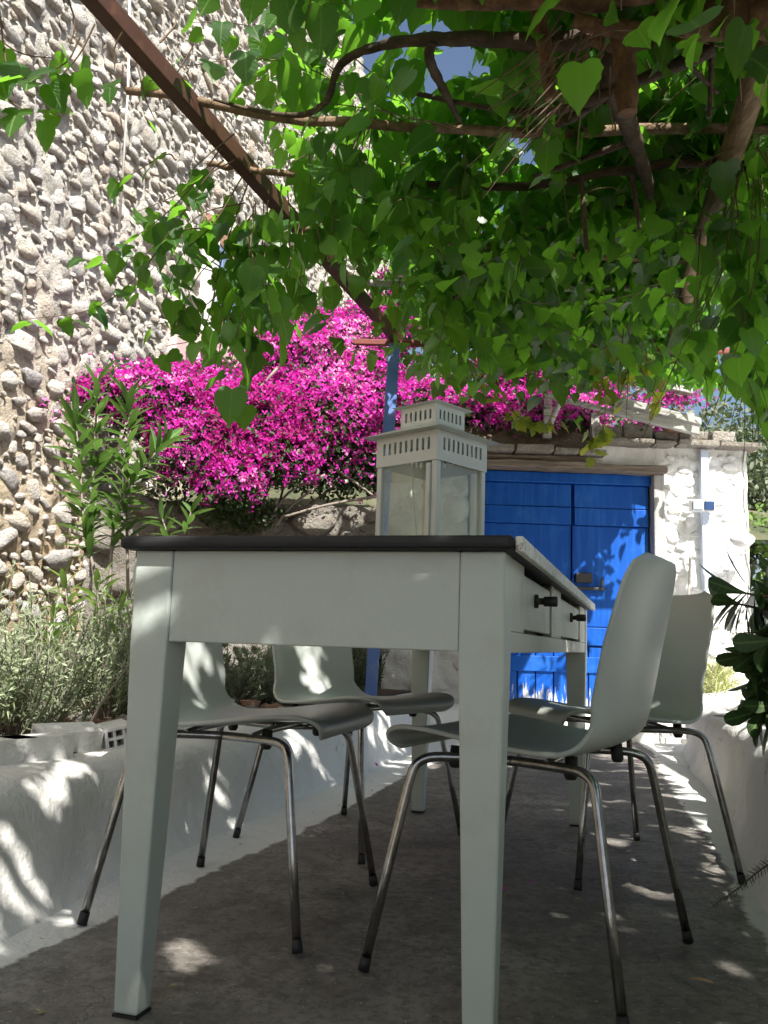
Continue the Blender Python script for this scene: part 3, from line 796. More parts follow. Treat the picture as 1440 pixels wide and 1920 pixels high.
# ------------------------------------------------------------------ table
TN = np.array([.1922, 1.2538]); TT = -.2881; TWD, TL, TH = .6495, 1.9345, .74
tab = thing('dining_table', 'pale grey-green painted wooden table with a dark top and two side drawers', 'table', (TN[0], TN[1], 0), TT)
tM = Matrix.Translation((TN[0], TN[1], 0)) @ Matrix.Rotation(TT, 4, 'Z')
def tb(x0, x1, y0, y1, z0, z1, jit=0): return MB().box((x0, y0, z0), (x1, y1, z1), tM, jit)
o = tb(-TWD, -.006, 0, TL, .7185, TH).build('tabletop', M['top'], tab, .009, 3)
o = tb(-.0055, .006, .010, TL - .01, .7160, TH - .0012).build('edge_strip', M['edge'], tab, .002)  # strip added for the worn edge, painted as bright as in sun
ov, ls, lb_, so_ = .021, .067, .041, .0114
AZ = .572
for (sx, sy) in ((0, 0), (1, 0), (1, 1), (0, 1)):
    xo = -ov if sx else -TWD + ov; dx = -1 if sx else 1
    yo = TL - ov if sy else ov; dy = -1 if sy else 1
    def sq(inset, s, z):
        xs = sorted((xo + dx*inset, xo + dx*(inset+s))); ys = sorted((yo + dy*inset, yo + dy*(inset+s)))
        return [(xs[0], ys[0], z), (xs[1], ys[0], z), (xs[1], ys[1], z), (xs[0], ys[1], z)]
    m = MB(); a, b, c = sq(so_, lb_, .006), sq(0, ls, AZ - .01), sq(0, ls, .718)
    vs = [tM @ Vector(p) for p in a + b + c]
    m.add(vs, [(3,2,1,0), (0,1,5,4), (1,2,6,5), (2,3,7,6), (3,0,4,7), (4,5,9,8), (5,6,10,9), (6,7,11,10), (7,4,8,11), (8,9,10,11)])
    lg = m.build('leg', M['table'], tab, .004)
    q = [tM @ Vector(p) for p in sq(so_ - .001, lb_ + .002, .0015) + sq(so_ - .001, lb_ + .002, .0058)]
    MB().hexa(q).build('foot_pad', M['rubber'], lg)
xl, xr = -TWD + ov, -ov
tb(xl + ls + .0005, xr - ls - .0005, ov + .004, ov + .026, AZ, .718).build('apron', M['table'], tab, .002)
tb(xl + ls + .0005, xr - ls - .0005, TL - ov - .024, TL - ov - .004, AZ, .718).build('apron', M['table'], tab, .002)
tb(xl + .004, xl + .024, ov + ls + .0005, TL - ov - ls - .0005, AZ, .718).build('apron', M['table'], tab, .002)
# drawer side: rails and stiles round two drawer openings
d1, d2, d3, d4 = .26, .72, .95, 1.60
y0, y1 = ov + ls + .0005, TL - ov - ls - .0005
dz0, dz1 = .608, .712
tb(xr - .022, xr - .003, y0, y1, AZ, dz0 - .004).build('apron', M['table_side'], tab, .0015)
for (a, b) in ((y0, d1 - .005), (d2 + .005, d3 - .005), (d4 + .005, y1)):
    tb(xr - .022, xr - .003, a, b, dz0 - .0035, .7175).build('stile', M['table_side'], tab, .0015)
tb(xr - .05, xr - .035, y0, y1, AZ + .01, .716).build('gap_shade_back', M['iron'], tab)  # dark backing added to give the drawer gaps their shadow
for (a, b) in ((d1, d2), (d3, d4)):
    dr = tb(xr - .020, xr - .0065, a + .012, b - .004, dz0 + .003, dz1 - .007).build('drawer', M['table_side'], tab, .0025)
    yc = (a + b) / 2 + (-.05 if a < .5 else -.0); zc = .668
    k = MB().tube([tM @ Vector((xr + t, yc, zc)) for t in (-.007, .000, .001, .010, .0105, .034, .036)], [.013, .013, .0065, .0065, .0095, .010, .008], 14)
    k.build('knob', M['iron'], dr)
# ------------------------------------------------------------------ chairs
def shell_mesh():
    prof = [(.218, .415), (.226, .428), (.222, .441), (.195, .449), (.14, .448), (.07, .440), (0, .432), (-.07, .429), (-.125, .433), (-.160, .448), (-.184, .474), (-.198, .515), (-.210, .570), (-.221, .625), (-.231, .675), (-.242, .73), (-.250, .765), (-.254, .782)]
    prof = [(a, b - .038) for a, b in prof]
    hw_ = [.150, .178, .198, .212, .222, .228, .230, .228, .220, .208, .192, .192, .193, .192, .189, .178, .154, .104]
    pts = spline([(a, b, 0) for a, b in prof], 3); ws = interp(hw_, 3)
    NU = 16; V = []; 
    L = len(pts)
    for j, (p, w) in enumerate(zip(pts, ws)):
        f = j / (L - 1)
        t = np.array(pts[min(j+1, L-1)]) - np.array(pts[max(j-1, 0)]); t = t / np.linalg.norm(t)
        nrm = np.array([t[1], -t[0]]) if True else None      # towards the sitter: up on the seat, forward on the back
        nrm = np.array([t[1], -t[0]])
        curl = .012 * math.sin(min(1, f / .5) * math.pi) + (.036 * min(1, max(0, (f - .45) / .2)) * (1 - .45 * max(0, (f - .75) / .25)))
        for i in range(NU + 1):
            s = -1 + 2 * i / NU
            ss = math.copysign(abs(s) ** .85, s)
            e = abs(s) ** 2.4
            V.append((p[0] + nrm[0] * curl * e, ss * w, p[1] + nrm[1] * curl * e))
    F = [(j*(NU+1)+i, j*(NU+1)+i+1, (j+1)*(NU+1)+i+1, (j+1)*(NU+1)+i) for j in range(L-1) for i in range(NU)]
    return big_mesh('seat_shell', V, F, None, None, M['plastic'], True)
chair = thing('dining_chair', 'x', 'chair', (0, 0, 0), 0, 'white shell chairs round the table')
sh = obj('seat_shell', shell_mesh(), chair)
md = sh.modifiers.new('thickness', 'SOLIDIFY'); md.thickness = .009; md.offset = 0
md = sh.modifiers.new('edge', 'BEVEL'); md.width = .003; md.segments = 2; md.limit_method = 'ANGLE'; md.angle_limit = R(50)
TR = .0088
for fx in (1, -1):
    for sy in (1, -1):
        foot = (fx * .228, sy * .252, .012); top = (fx * .176, sy * .205, .318)
        bend = [(fx * .168, sy * .196, .351), (fx * .150, sy * .186, .366), (fx * .118, sy * .176, .371), (fx * .04, sy * .150, .371), (0, sy * .142, .371)]
        pts = [foot, tuple((np.array(foot) + np.array(top)) / 2)] + spline([top] + bend, 3)
        lg = MB().tube(pts, TR, 10).build('leg', M['chrome'], chair)
        f0 = Vector(foot); dirn = (Vector(top) - f0).normalized()
        MB().tube([f0 - dirn * .012, f0 + dirn * .012], [.0106, .0098], 10).build('foot_cap', M['rubber'], lg)
for xx in (.075, -.075):
    MB().tube(spline([(xx, -.165, .374), (xx, -.08, .380), (xx, .08, .380), (xx, .165, .374)], 4), .0075, 8).build('cross_bar', M['chrome'], chair)
for xx in (.105, -.115):
    for sy in (1, -1):
        MB().tube([(xx, sy * .155, .351), (xx, sy * .155, .358), (xx, sy * .150, .390)], [.009, .013, .011], 8).build('mount_knob', M['rubber'], chair)
def copy_thing(root, label, loc, rz):
    r = root.copy(); C.objects.link(r); r.location = loc; r.rotation_euler = (0, 0, rz); r['label'] = label
    for ch in [o for o in C.objects if o.parent == root]:
        c = ch.copy(); C.objects.link(c); c.parent = r
        for g_ in [o for o in C.objects if o.parent == ch]:
            d = g_.copy(); C.objects.link(d); d.parent = c
    return r
spots = [((.315, 1.78), 150.5, 'nearest white shell chair on the drawer side of the table, pulled out at an angle'),
         ((-.285, 2.055), -15.9, 'white shell chair by the planting bed, nearer of the two with sun on its backrest'),
         ((-.065, 2.77), -36.0, 'white shell chair far along the bed side of the table, turned towards the camera'),
         ((.655, 2.55), 194.6, 'white shell chair on the drawer side, farther one seen from behind before the white wall')]
for k, ((x, y), a, lab) in enumerate(spots[1:]): copy_thing(chair, lab, (x, y, .006), R(a))
chair.location = (*spots[0][0], .006); chair.rotation_euler = (0, 0, R(spots[0][1])); chair['label'] = spots[0][2]

# ------------------------------------------------------------------ lantern on the table
LC = at(806, 1003, 2.22); LC[2] = TH
lan = thing('candle_lantern', 'pale metal lantern with glass panes and slotted double roof standing on the table', 'lantern', tuple(LC), R(47))
lM = Matrix.Translation(LC) @ Matrix.Rotation(R(47), 4, 'Z')
S2 = .100
def lb2(x0, x1, y0, y1, z0, z1): return MB().box((x0, y0, z0), (x1, y1, z1), lM)
lb2(-S2, S2, -S2, S2, .001, .022).build('base', M['lantern'], lan, .002)
pw = .016; Z0, Z1 = .0225, .2795
for sx in (-1, 1):
    for sy in (-1, 1):
        xs = sorted((sx*(S2-.002), sx*(S2-.002-pw))); ys = sorted((sy*(S2-.002), sy*(S2-.002-pw)))
        lb2(xs[0], xs[1], ys[0], ys[1], Z0, Z1).build('corner_post', M['lantern'], lan, .002)
def slotted(half, z0, z1, nslot, sz0, sz1, marg, name):
    """four pierced sheets"""
    for q in range(4):
        RM = lM @ Matrix.Rotation(q * math.pi / 2, 4, 'Z')
        m = MB(); hw2 = half - (.0 if q % 2 == 0 else .0022)
        y0_, y1_ = -half, -half + .002
        m.box((-hw2, y0_, z0), (hw2, y1_, sz0), RM); m.box((-hw2, y0_, sz1), (hw2, y1_, z1), RM)
        pitch = (2 * (half - marg)) / nslot
        xs = [-hw2] + [-half + marg + pitch * k + pitch * .28 for k in range(nslot)]
        xe = [-half + marg + pitch * k - pitch * .28 for k in range(1, nslot)]
        starts = [-hw2] + [-half + marg + pitch * (k + .72) for k in range(nslot)]
        ends = [-half + marg + pitch * (k + .28) for k in range(nslot)] + [hw2]
        for a, b in zip(starts, ends): m.box((a, y0_, sz0 - .0001), (b, y1_ - .0002, sz1 + .0001), RM)
        m.build(name, M['lantern'], lan)
slotted(S2, .28, .355, 9, .308, .338, .018, 'pierced_band')
def roof(half, hin, z0, z1, name):
    V = [(-half, -half, z0), (half, -half, z0), (half, half, z0), (-half, half, z0), (-hin, -hin, z1), (hin, -hin, z1), (hin, hin, z1), (-hin, hin, z1)]
    V = [tuple(p) for p in V]
    MB().hexa([lM @ Vector(p) for p in V]).build(name, M['lantern'], lan, .0012)
roof(.128, .058, .3555, .385, 'lower_roof')
slotted(.058, .3855, .437, 6, .397, .422, .010, 'pierced_turret')
roof(.076, .01, .4375, .458, 'upper_roof')
for q in range(4):
    RM = lM @ Matrix.Rotation(q * math.pi / 2, 4, 'Z')
    MB().box((-S2 + .019, -S2 + .008, Z0 + .001), (S2 - .019, -S2 + .0105, Z1 - .001), RM).build('glass_pane', M['glass'], lan)
# door frame with a hinge on the left pane
RM = lM @ Matrix.Rotation(-math.pi / 2, 4, 'Z')
m = MB().box((S2 - .031, -S2 - .004, Z0 + .004), (S2 - .019, -S2 + .006, Z1 - .006), RM); m.build('door_stile', M['lantern'], lan, .001)
MB().box((S2 - .024, -S2 - .008, .17), (S2 - .017, -S2 - .0042, .20), RM).build('hinge', M['lantern'], lan)
MB().tube(spline([lM @ Vector(p) for p in ((-.05, .02, .28), (-.048, .015, .18), (-.04, 0, .09), (-.02, -.03, .025))], 5), .0018, 5).build('hanging_string', M['cable'], lan)

# ------------------------------------------------------------------ pergola
pg = thing('pergola', 'pergola of a rusty beam, blue post and rough wooden poles carrying the leaf canopy', 'pergola', (0.0, 5.2, 0))
BD = np.array([.313, .95, 0]); BD /= np.linalg.norm(BD); BNn = np.array([BD[1], -BD[0], 0])
b0 = np.array([.031, 5.191, 2.40]) + BD * .06; b1 = b0 - BD * 8.2
def obeam(a, b, w, h, mat, name, par=pg, bev=.004):
    a, b = np.array(a, float), np.array(b, float); d = unit(b - a); s = unit(np.cross(d, [0, 0, 1])); up = np.cross(s, d)
    ps = [e + s*i*w/2 + up*j*h for e, i, j in ((a, -1, 0), (a, 1, 0), (a, 1, 1), (a, -1, 1))] + [e + s*i*w/2 + up*j*h for e, i, j in ((b, -1, 0), (b, 1, 0), (b, 1, 1), (b, -1, 1))]
    MB().hexa([tuple(p) for p in ps]).build(name, mat, par, bev)
obeam(b1, b0, .052, .068, M['rust'], 'long_beam')
obeam((-.22, 5.235, 2.385), (2.7, 5.235, 2.41), .035, .035, M['rust_red'], 'cross_bar')
MB().hexa([(x, y, z) for (z, c) in ((.2, (-.045, 5.2)), (2.38, (.03, 5.2))) for (x, y) in ((c[0]-.035, c[1]-.035), (c[0]+.035, c[1]-.035), (c[0]+.035, c[1]+.035), (c[0]-.035, c[1]+.035))]).build('blue_post', M['blue_post'], pg, .004)
MB().box((2.62, 5.2, .2), (2.7, 5.28, 2.40)).build('far_post', M['rust'], pg, .004)
def wpole(pts, rads, mat, name='wooden_pole'):
    P = spline(pts, 4); r0 = interp(rads, 4)
    P = [p + rng.normal(size=3) * .006 for p in P]
    MB().tube(P, r0, 9, True, .05).build(name, mat, pg)
z = 2.42
wpole([(-.95, 2.86, z+.05), (-.33, 2.93, z), (.42, 2.96, z), (1.4, 2.98, z+.06), (2.7, 3.0, z+.1)], [.014, .017, .019, .02, .02], M['pole'])
wpole([(-.3, 3.36, z+.03), (.41, 3.353, z), (.80, 3.23, z), (1.2, 3.105, z), (2.7, 2.9, z+.06)], [.013, .016, .017, .019, .02], M['pole_dark'])
wpole([(-.75, 3.27, z+.02), (-.55, 3.29, z), (.02, 3.38, z), (.6, 3.45, z+.08)], [.012, .013, .013, .012], M['pole'])
wpole([(-.2, 4.36, z), (.29, 4.36, z), (1.16, 4.325, z), (2.7, 4.3, z+.05)], [.017, .018, .018, .018], M['board'])
wpole([(-.45, 3.77, z), (-.21, 3.77, z), (.51, 3.91, z), (1.4, 4.0, z), (2.7, 4.05, z+.05)], [.013, .014, .015, .015, .015], M['pole'])
wpole([(.55, -.1, 2.45), (.86, 1.4, 2.42), tuple(onz(1428, 95, 2.36)), tuple(onz(1360, 330, 2.36)), tuple(onz(1285, 560, 2.36)), (1.75, 5.3, 2.44)], [.044, .044, .042, .042, .039, .036], M['pole'], 'thick_pole')
wpole([(2.0, -1.5, 2.5), (2.3, 2.2, 2.48), (2.6, 5.3, 2.46)], [.05, .05, .045], M['pole'], 'thick_pole')
for yy in (.0, -1.3, 1.0, 1.9): wpole([(-1.6 + .3*yy, yy, 2.49), (.6, yy + .05, 2.50), (2.6, yy, 2.50)], [.018, .018, .018], M['pole'])
# props that lean from the outbuilding wall up to the crossbar
wpole([tuple(at(1025, 810, 6.2)), tuple(at(1062, 720, 5.7)), tuple(at(1105, 655, 5.25))], [.022, .02, .018], M['board'])

# ------------------------------------------------------------------ mulberry tree over the pergola
mul = thing('mulberry_tree', 'mulberry tree with broad hanging leaves spread over the pergola', 'tree', (2.45, 1.3, .3))
def limb(pts, rads, mat, name='limb', n=10, wob=.07):
    P = spline(pts, 9); rr_ = [r_ * (.8 if name == 'limb' else .9) for r_ in interp(rads, 9)]
    m = MB().tube(P, rr_, max(n, 12), True, 0)
    nn = max(n, 12)
    for k in range(len(m.v)):
        c_ = np.array(P[k // nn]); q = np.array(m.v[k]); r0 = rr_[k // nn]
        m.v[k] = tuple(c_ + (q - c_) * (1 + .20 * fbm(q, .55 / max(r0, .012) * .35, 3) + .14 * fbm(q, 1.6 / max(r0, .012) * .4, 9)))
    m.build(name, mat, mul)
limb([(2.45, 1.3, .2), (2.42, 1.35, .9), (2.3, 1.5, 1.6), (2.1, 1.7, 2.1), (1.75, 1.95, 2.42)], [.19, .16, .145, .14, .13], M['bark'], 'trunk', 14)
A = lambda px, py, Y: tuple(at(px, py, Y))
limb([(1.78, 1.93, 2.40), A(1500, 0, 2.15), A(1390, 25, 2.2), A(1260, 45, 2.25), A(1180, 75, 2.3), A(1100, 70, 2.35)], [.125, .10, .085, .06, .045, .03], M['cut'], 'limb', 12, .14)
limb([A(1110, 72, 2.35), A(1030, 80, 2.4), A(850, 72, 2.45), A(720, 84, 2.55), A(640, 120, 2.62), A(612, 190, 2.75), A(560, 216, 2.85), A(470, 205, 2.85), A(400, 186, 2.8)], [.036, .034, .026, .020, .016, .014, .012, .009, .006], M['bark'])
limb([A(1170, 70, 2.32), A(1145, 150, 2.45), A(1175, 225, 2.7), A(1205, 310, 2.95), A(1230, 400, 3.3)], [.055, .045, .038, .03, .02], M['bark'])
limb([A(812, 80, 2.46), A(805, 110, 2.5), A(830, 165, 2.65), A(862, 228, 2.85)], [.018, .020, .018, .010], M['bark'])
limb([A(740, 0, 2.25), A(880, 2, 2.25), A(1010, -8, 2.22), A(1240, -30, 2.15), (1.7, 1.9, 2.55)], [.022, .032, .04, .055, .08], M['cut'])
limb([A(1165, 55, 2.24), A(1172, 130, 2.25), A(1178, 212, 2.26)], [.040, .036, .032], M['cut'], 'cut_stub', 10, .12)
limb([A(1010, 20, 2.33), A(1022, 100, 2.34), A(1032, 185, 2.35)], [.026, .024, .019], M['cut'], 'cut_stub', 10, .12)
limb([A(1075, 38, 2.2), A(1130, 50, 2.2), A(1200, 60, 2.2)], [.022, .024, .03], M['cut'], 'cut_stub')
limb([A(1140, 170, 2.5), A(1060, 225, 2.75), A(960, 250, 3.0)], [.03, .022, .014], M['bark'])
limb([A(1185, 265, 2.85), A(1060, 310, 3.0), A(1000, 330, 3.1)], [.016, .012, .008], M['bark'])
limb([A(1340, 90, 2.3), A(1200, 150, 2.4), A(1000, 210, 2.6), A(700, 160, 2.9)], [.03, .02, .014, .008], M['bark'])
for (q0, q1) in (((1280, 110, 2.4), (1345, 175, 2.5)), ((1335, 90, 2.4), (1330, 220, 2.5)), ((1185, 330, 3), (1200, 430, 3.0)), ((1090, 330, 3), (1100, 470, 3.0)), ((850, 560, 4.0), (930, 500, 4.0))):
    limb([A(*q0), A(*[(a+b)/2 + random.uniform(-.02, .02) for a, b in zip(q0, q1)]), A(*q1)], [.010, .009, .008], M['pole_dark'], 'branch', 6)

LP, LD, LN, LS = [], [], [], []            # leaf base, tip direction, normal, length
TWV = MB()
holes = [(A(845, 75, 2.4), .16), (A(905, 110, 2.5), .12), (A(825, 150, 2.5), .12), (A(1000, 285, 2.85), .13), (A(965, 240, 2.8), .10), (A(1090, 320, 3.0), .08), (A(1195, 100, 2.3), .05), (A(940, 380, 3.2), .10), (A(780, 30, 2.4), .12), (A(1220, 290, 2.9), .06), (A(1270, 395, 3.2), .05)]
HC = np.array([h[0] for h in holes]); HR = np.array([h[1] for h in holes]); HDn = unit(HC - np.array([0, 0, CH]))
def in_hole(p):
    w_ = p - HC; al = (w_ * HDn).sum(1); d = np.linalg.norm(w_ - HDn * al[:, None], axis=1)
    return bool(np.any((d < HR * .55) & (al > -.3)))
def leaf(p, hang, size, az=None, up=None):
    az = rng.uniform(0, 2*math.pi) if az is None else az
    h = np.array([math.cos(az), math.sin(az), 0])
    d = h * math.cos(hang) + np.array([0, 0, -math.sin(hang)])
    n = h * math.sin(hang) + np.array([0, 0, math.cos(hang)]) + rng.normal(size=3) * .45
    LP.append(p); LD.append(d); LN.append(n); LS.append(size)
def shoot(p0, d0, length, droop=.6, step=.055, size=(.060, .132), hang=(.1, 1.3), r=.0035, twig=True, check=True, keep=1.0):
    p = np.array(p0, float); d = unit(np.array(d0, float)); pts = [p.copy()]
    k = 0
    while k * step < length:
        p = p + d * step; d = unit(d + np.array([0, 0, -droop * step]) + rng.normal(size=3) * .07)
        pts.append(p.copy())
        s = (1 if k % 2 else -1)
        side = unit(np.cross(d, [0, 0, 1]) + 1e-3)
        q = p + side * s * rng.uniform(.02, .05) + np.array([0, 0, rng.uniform(-.035, .01)])
        if rng.random() < keep and not (check and in_hole(q)):
            az = math.atan2(*(side * s + d * .5 + rng.normal(size=3) * .4)[[1, 0]])
            f = 1 - .45 * max(0, (k * step / length - .6))
            leaf(q, rng.uniform(*hang), rng.uniform(*size) * f, az)
        k += 1
    if twig and not (check and any(in_hole(q_) for q_ in pts)): TWV.tube(pts[::2] + [pts[-1]], [r * (1 - .6 * i / len(pts[::2])) for i in range(len(pts[::2]) + 1)], 4, False)
beam_x = lambda Y: .031 + (Y - 5.191) * .3295
# main roof of leaves
n_sh = 0
left_x = lambda Y: float(np.interp(Y, [-4, .1, .6, 1.2, 2.0, 2.5, 5.5], [-.7, -.52, -.38, -.12, -.36, beam_x(2.5) + .06, beam_x(5.5) + .02]))
right_x = lambda Y: float(np.interp(Y, [-4, 2.6, 3.6, 4.2, 5.1, 5.25, 5.9], [2.3, 2.2, 2.0, 1.75, 1.70, 2.12, 2.15]))
while n_sh < 1900:
    if n_sh < 860: Y = rng.uniform(-3.2, 1.3)
    elif n_sh < 1530: Y = rng.uniform(1.1, 5.35)
    elif n_sh >= 1680: Y = rng.uniform(.9, 4.6)
    else: Y = rng.uniform(5.15, 5.85)
    x = rng.uniform(left_x(Y) if n_sh < 1680 else max(.45, left_x(Y)), right_x(Y))
    if Y < 1.9 and x < left_x(Y) + .45 and rng.random() < .45: continue
    if Y > 1.7 and x < left_x(Y) + .85 and rng.random() < .62: continue
    zz = rng.uniform(2.55, 3.0) if rng.random() < .85 else rng.uniform(2.36, 2.46)
    if abs(x - beam_x(Y)) < .2: zz = rng.uniform(2.52, 2.8)
    az = rng.uniform(0, 2*math.pi)
    d = (math.cos(az), math.sin(az), rng.uniform(-.25, .25))
    L = rng.uniform(.45, 1.0)
    end = np.array([x, Y]) + np.array(d[:2]) * L
    if end[0] < left_x(end[1]) - .03 or end[0] > right_x(end[1]) + .1 or end[1] > 6.0: continue
    if Y > 5.1 and end[1] < 5.0: continue
    shoot((x, Y, zz), d, L, .5)
    n_sh += 1
for k in range(34): shoot((rng.uniform(.0, .95), rng.uniform(-.55, .15), rng.uniform(2.55, 2.9)), (rng.normal(), rng.normal(), 0), .5, .4)  # unseen shoots added to keep sun flecks off the table front
# shoots that hang below the poles, far fringe and right-hand curtain: (px, py top, py bottom, Y, how many)
for (px, t, b, Y, k) in ((455, 430, 740, 3.25, 3), (500, 400, 690, 3.4, 3), (560, 400, 640, 3.55, 4), (620, 430, 630, 3.8, 4), (680, 430, 600, 4.0, 4), (600, 330, 560, 3.2, 4),
                         (755, 480, 690, 4.4, 4), (820, 470, 740, 4.5, 5), (890, 470, 790, 4.2, 6), (950, 480, 740, 4.5, 5), (1000, 480, 690, 4.8, 4), (1060, 470, 670, 4.6, 5),
                         (1110, 450, 640, 4.3, 4), (1180, 480, 630, 4.4, 5), (1250, 470, 620, 4.6, 5), (1310, 480, 640, 4.0, 4), (1345, 420, 660, 3.5, 4), (1385, 330, 880, 3.1, 7),
                         (1425, 300, 910, 2.9, 8), (1440, 420, 900, 3.2, 7), (1405, 500, 890, 3.3, 5), (1170, 640, 850, 3.5, 2), (1200, 690, 830, 3.5, 1), (1330, 640, 780, 3.3, 2), (860, 300, 520, 3.2, 5), (760, 330, 500, 3.3, 5),
                         (980, 400, 560, 3.4, 5), (1080, 380, 560, 3.4, 5), (700, 250, 420, 3.0, 4), (640, 260, 400, 2.95, 3), (1260, 380, 560, 3.3, 5)):
    for q in range(k):
        p = at(px + rng.normal() * 18, t - 30 + rng.normal() * 16, Y + rng.normal() * .12)
        e = at(px + rng.normal() * 14, b - 55 - abs(rng.normal()) * 45, Y)
        L = p[2] - e[2]
        if L < .1: continue
        shoot(p, (rng.normal() * .15, rng.normal() * .15, -1), L, 0, .06, (.075, .125), (.5, 1.45), .003)
# light sprigs left of the beam against the stone wall
for (pts, Y, sz) in (([(178, 45), (150, 100), (110, 150), (85, 200)], 2.35, (.07, .11)), ([(255, 110), (275, 190), (305, 250)], 2.7, (.06, .09)),
                 ([(420, 270), (360, 350), (300, 410), (215, 470)], 3.1, (.07, .12)), ([(330, 420), (255, 520), (170, 580), (40, 600)], 3.2, (.07, .11)), ([(330, 300), (310, 290), (240, 330), (190, 345)], 2.9, (.06, .09)),
                 ([(455, 330), (400, 420), (340, 480), (310, 560)], 3.25, (.08, .13)), ([(475, 400), (420, 470), (370, 520), (330, 610)], 3.3, (.08, .14)), ([(500, 420), (440, 560), (400, 700)], 3.4, (.08, .13)), ([(470, 330), (420, 470), (380, 620), (310, 650)], 3.4, (.07, .10)),
                 ([(0, 30), (10, 110), (25, 180)], 2.2, (.09, .13)), ([(-30, 140), (20, 190), (60, 215)], 2.25, (.08, .12)), ([(150, 70), (120, 120), (40, 150)], 2.3, (.08, .11)), ([(300, 80), (330, 40), (300, 10)], 2.3, (.09, .13)), ([(230, 60), (215, 90), (215, 130)], 2.4, (.06, .09)),
                 ([(420, 440), (350, 430), (260, 480), (150, 490)], 3.3, (.07, .11)), ([(450, 430), (500, 520), (520, 600)], 3.4, (.09, .14)), ([(400, 520), (440, 620), (470, 740)], 3.4, (.09, .14)), ([(560, 520), (600, 590), (640, 640)], 3.7, (.09, .14)),
                 ([(420, 300), (340, 360), (250, 400)], 3.2, (.06, .10)), ([(430, 380), (370, 440), (350, 520), (370, 600)], 3.5, (.06, .10)), ([(500, 480), (420, 510), (350, 500), (280, 540)], 3.5, (.06, .10)), ([(460, 470), (400, 560), (330, 600), (270, 610)], 3.6, (.06, .09)), ([(440, 250), (380, 300), (350, 330)], 3.0, (.06, .09)), ([(540, 480), (480, 560), (420, 600), (390, 640)], 3.7, (.06, .10)), ([(120, -20), (140, 40), (130, 90)], 2.3, (.07, .10)), ([(-20, 60), (40, 100), (110, 110)], 2.3, (.07, .10)), ([(360, 90), (320, 150), (280, 150)], 2.8, (.06, .09)), ([(460, 380), (380, 400), (330, 450), (240, 560)], 3.35, (.07, .10)), ([(440, 300), (390, 330), (350, 390), (300, 460)], 3.0, (.06, .10))):
    P = spline([at(a, b, Y + .02 * i) for i, (a, b) in enumerate(pts)], 8)
    acc = 0; last = P[0]; kk = 0
    for p in P[1:]:
        acc += np.linalg.norm(p - last); last = p
        if acc > .048:
            acc = 0; kk += 1
            leaf(p + np.array([0, 0, -.02]) + rng.normal(size=3) * .018, rng.uniform(.15, 1.15), rng.uniform(*sz) * .92, rng.uniform(0, 6.28))
    TWV.tube(P, interp([.0035, .0015], len(P) - 1), 4, False)
# a few big single leaves low on the right, close to the camera
for (px, py, Y, s, hang, az) in ((1400, 70, 1.9, .14, .15, 3.3), (1358, 850, 3.0, .10, 1.4, 4.6), (1190, 660, 3.5, .13, 1.3, 4.6), (1165, 730, 3.5, .12, 1.3, 4.4), (1200, 800, 3.5, .115, 1.25, 4.9), (1172, 790, 3.5, .12, 1.3, 4.5), (1350, 350, 2.8, .13, .8, 4.0), (1105, 20, 2.0, .12, 1.0, 4.2), (1050, 60, 2.1, .12, 1.2, 5), (1090, 120, 2.1, .13, 1.35, 4.0), (1015, 10, 1.95, .13, .9, 4.2), (435, 730, 3.3, .14, 1.35, 4.7), (520, 560, 3.3, .15, 1.3, 4.5), (480, 640, 3.4, .15, 1.35, 4.7)):
    leaf(at(px, py, Y), hang, s, az)
for k in range(26):
    leaf(at(rng.uniform(1040, 1450), rng.uniform(-30, 150), rng.uniform(1.75, 2.15)), rng.uniform(.2, 1.4), rng.uniform(.10, .15))
CLR = [((b1 + BD * 4.0), b1 + BD * 6.15, .075, .06), (b1 + BD * 7.2, b1 + BD * 8.15, .06, .35), (np.array(onz(1440, 60, 2.36)), np.array(onz(1285, 560, 2.36)), .075, .25), (np.array(onz(575, 226, 2.40)), np.array(onz(960, 245, 2.40)), .03, .2),
       (np.array(onz(930, 350, 2.40)), np.array(onz(1335, 300, 2.40)), .03, .25), (at(1150, 60, 2.22), at(1178, 215, 2.22), .07, .3), (at(1170, 120, 2.35), at(1210, 310, 2.9), .05, .35), (at(640, 115, 2.6), at(850, 72, 2.45), .035, .25), (at(850, 72, 2.45), at(1080, 70, 2.35), .045, .35), (at(805, 95, 2.5), at(862, 228, 2.8), .03, .3), (at(400, 186, 2.8), at(612, 200, 2.75), .025, .35), (at(1150, 775, 6.0), at(1310, 806, 6.0), .16, .12), (at(1240, 870, 6.2), at(1380, 870, 6.2), .12, .3), (at(1010, 740, 6.3), at(1120, 770, 6.3), .12, .4)]
def clears(p):
    for a, b, r, keep in CLR:
        # a leaf hanging in front of this pole is pruned away
        ts = np.linspace(0, 1, 12)[:, None]; q = a + (b - a) * ts
        w_ = unit(q - np.array([0, 0, CH])); al = (w_ * (p - np.array([0, 0, CH]))).sum(1)
        d = np.linalg.norm(w_ * al[:, None] + np.array([0, 0, CH]) - p, axis=1)
        L_ = np.linalg.norm(q - np.array([0, 0, CH]), axis=1)
        if np.any((d < r + .05) & (al < L_ + .02)) and rng.random() > keep: return True
    return False
FLK = [(baseL(Y) - .02 - .04 * k, Y, .03 + .24 * k) for Y, k in zip(rng.uniform(1.4, 5.0, 24), rng.random(24))]
FLK += [(edgeL(Y) + (baseL(Y) - edgeL(Y)) * rng.uniform(-.6, 1), Y, .01) for Y in rng.uniform(1.5, 4.8, 26)]
FLK += [(edgeR(Y) + rng.uniform(-.25, .25), Y, .05) for Y in rng.uniform(1.7, 5.2, 30)]
FLK += [(baseR(Y) + rng.uniform(.02, .3), Y, .3) for Y in rng.uniform(2.0, 4.6, 22)]
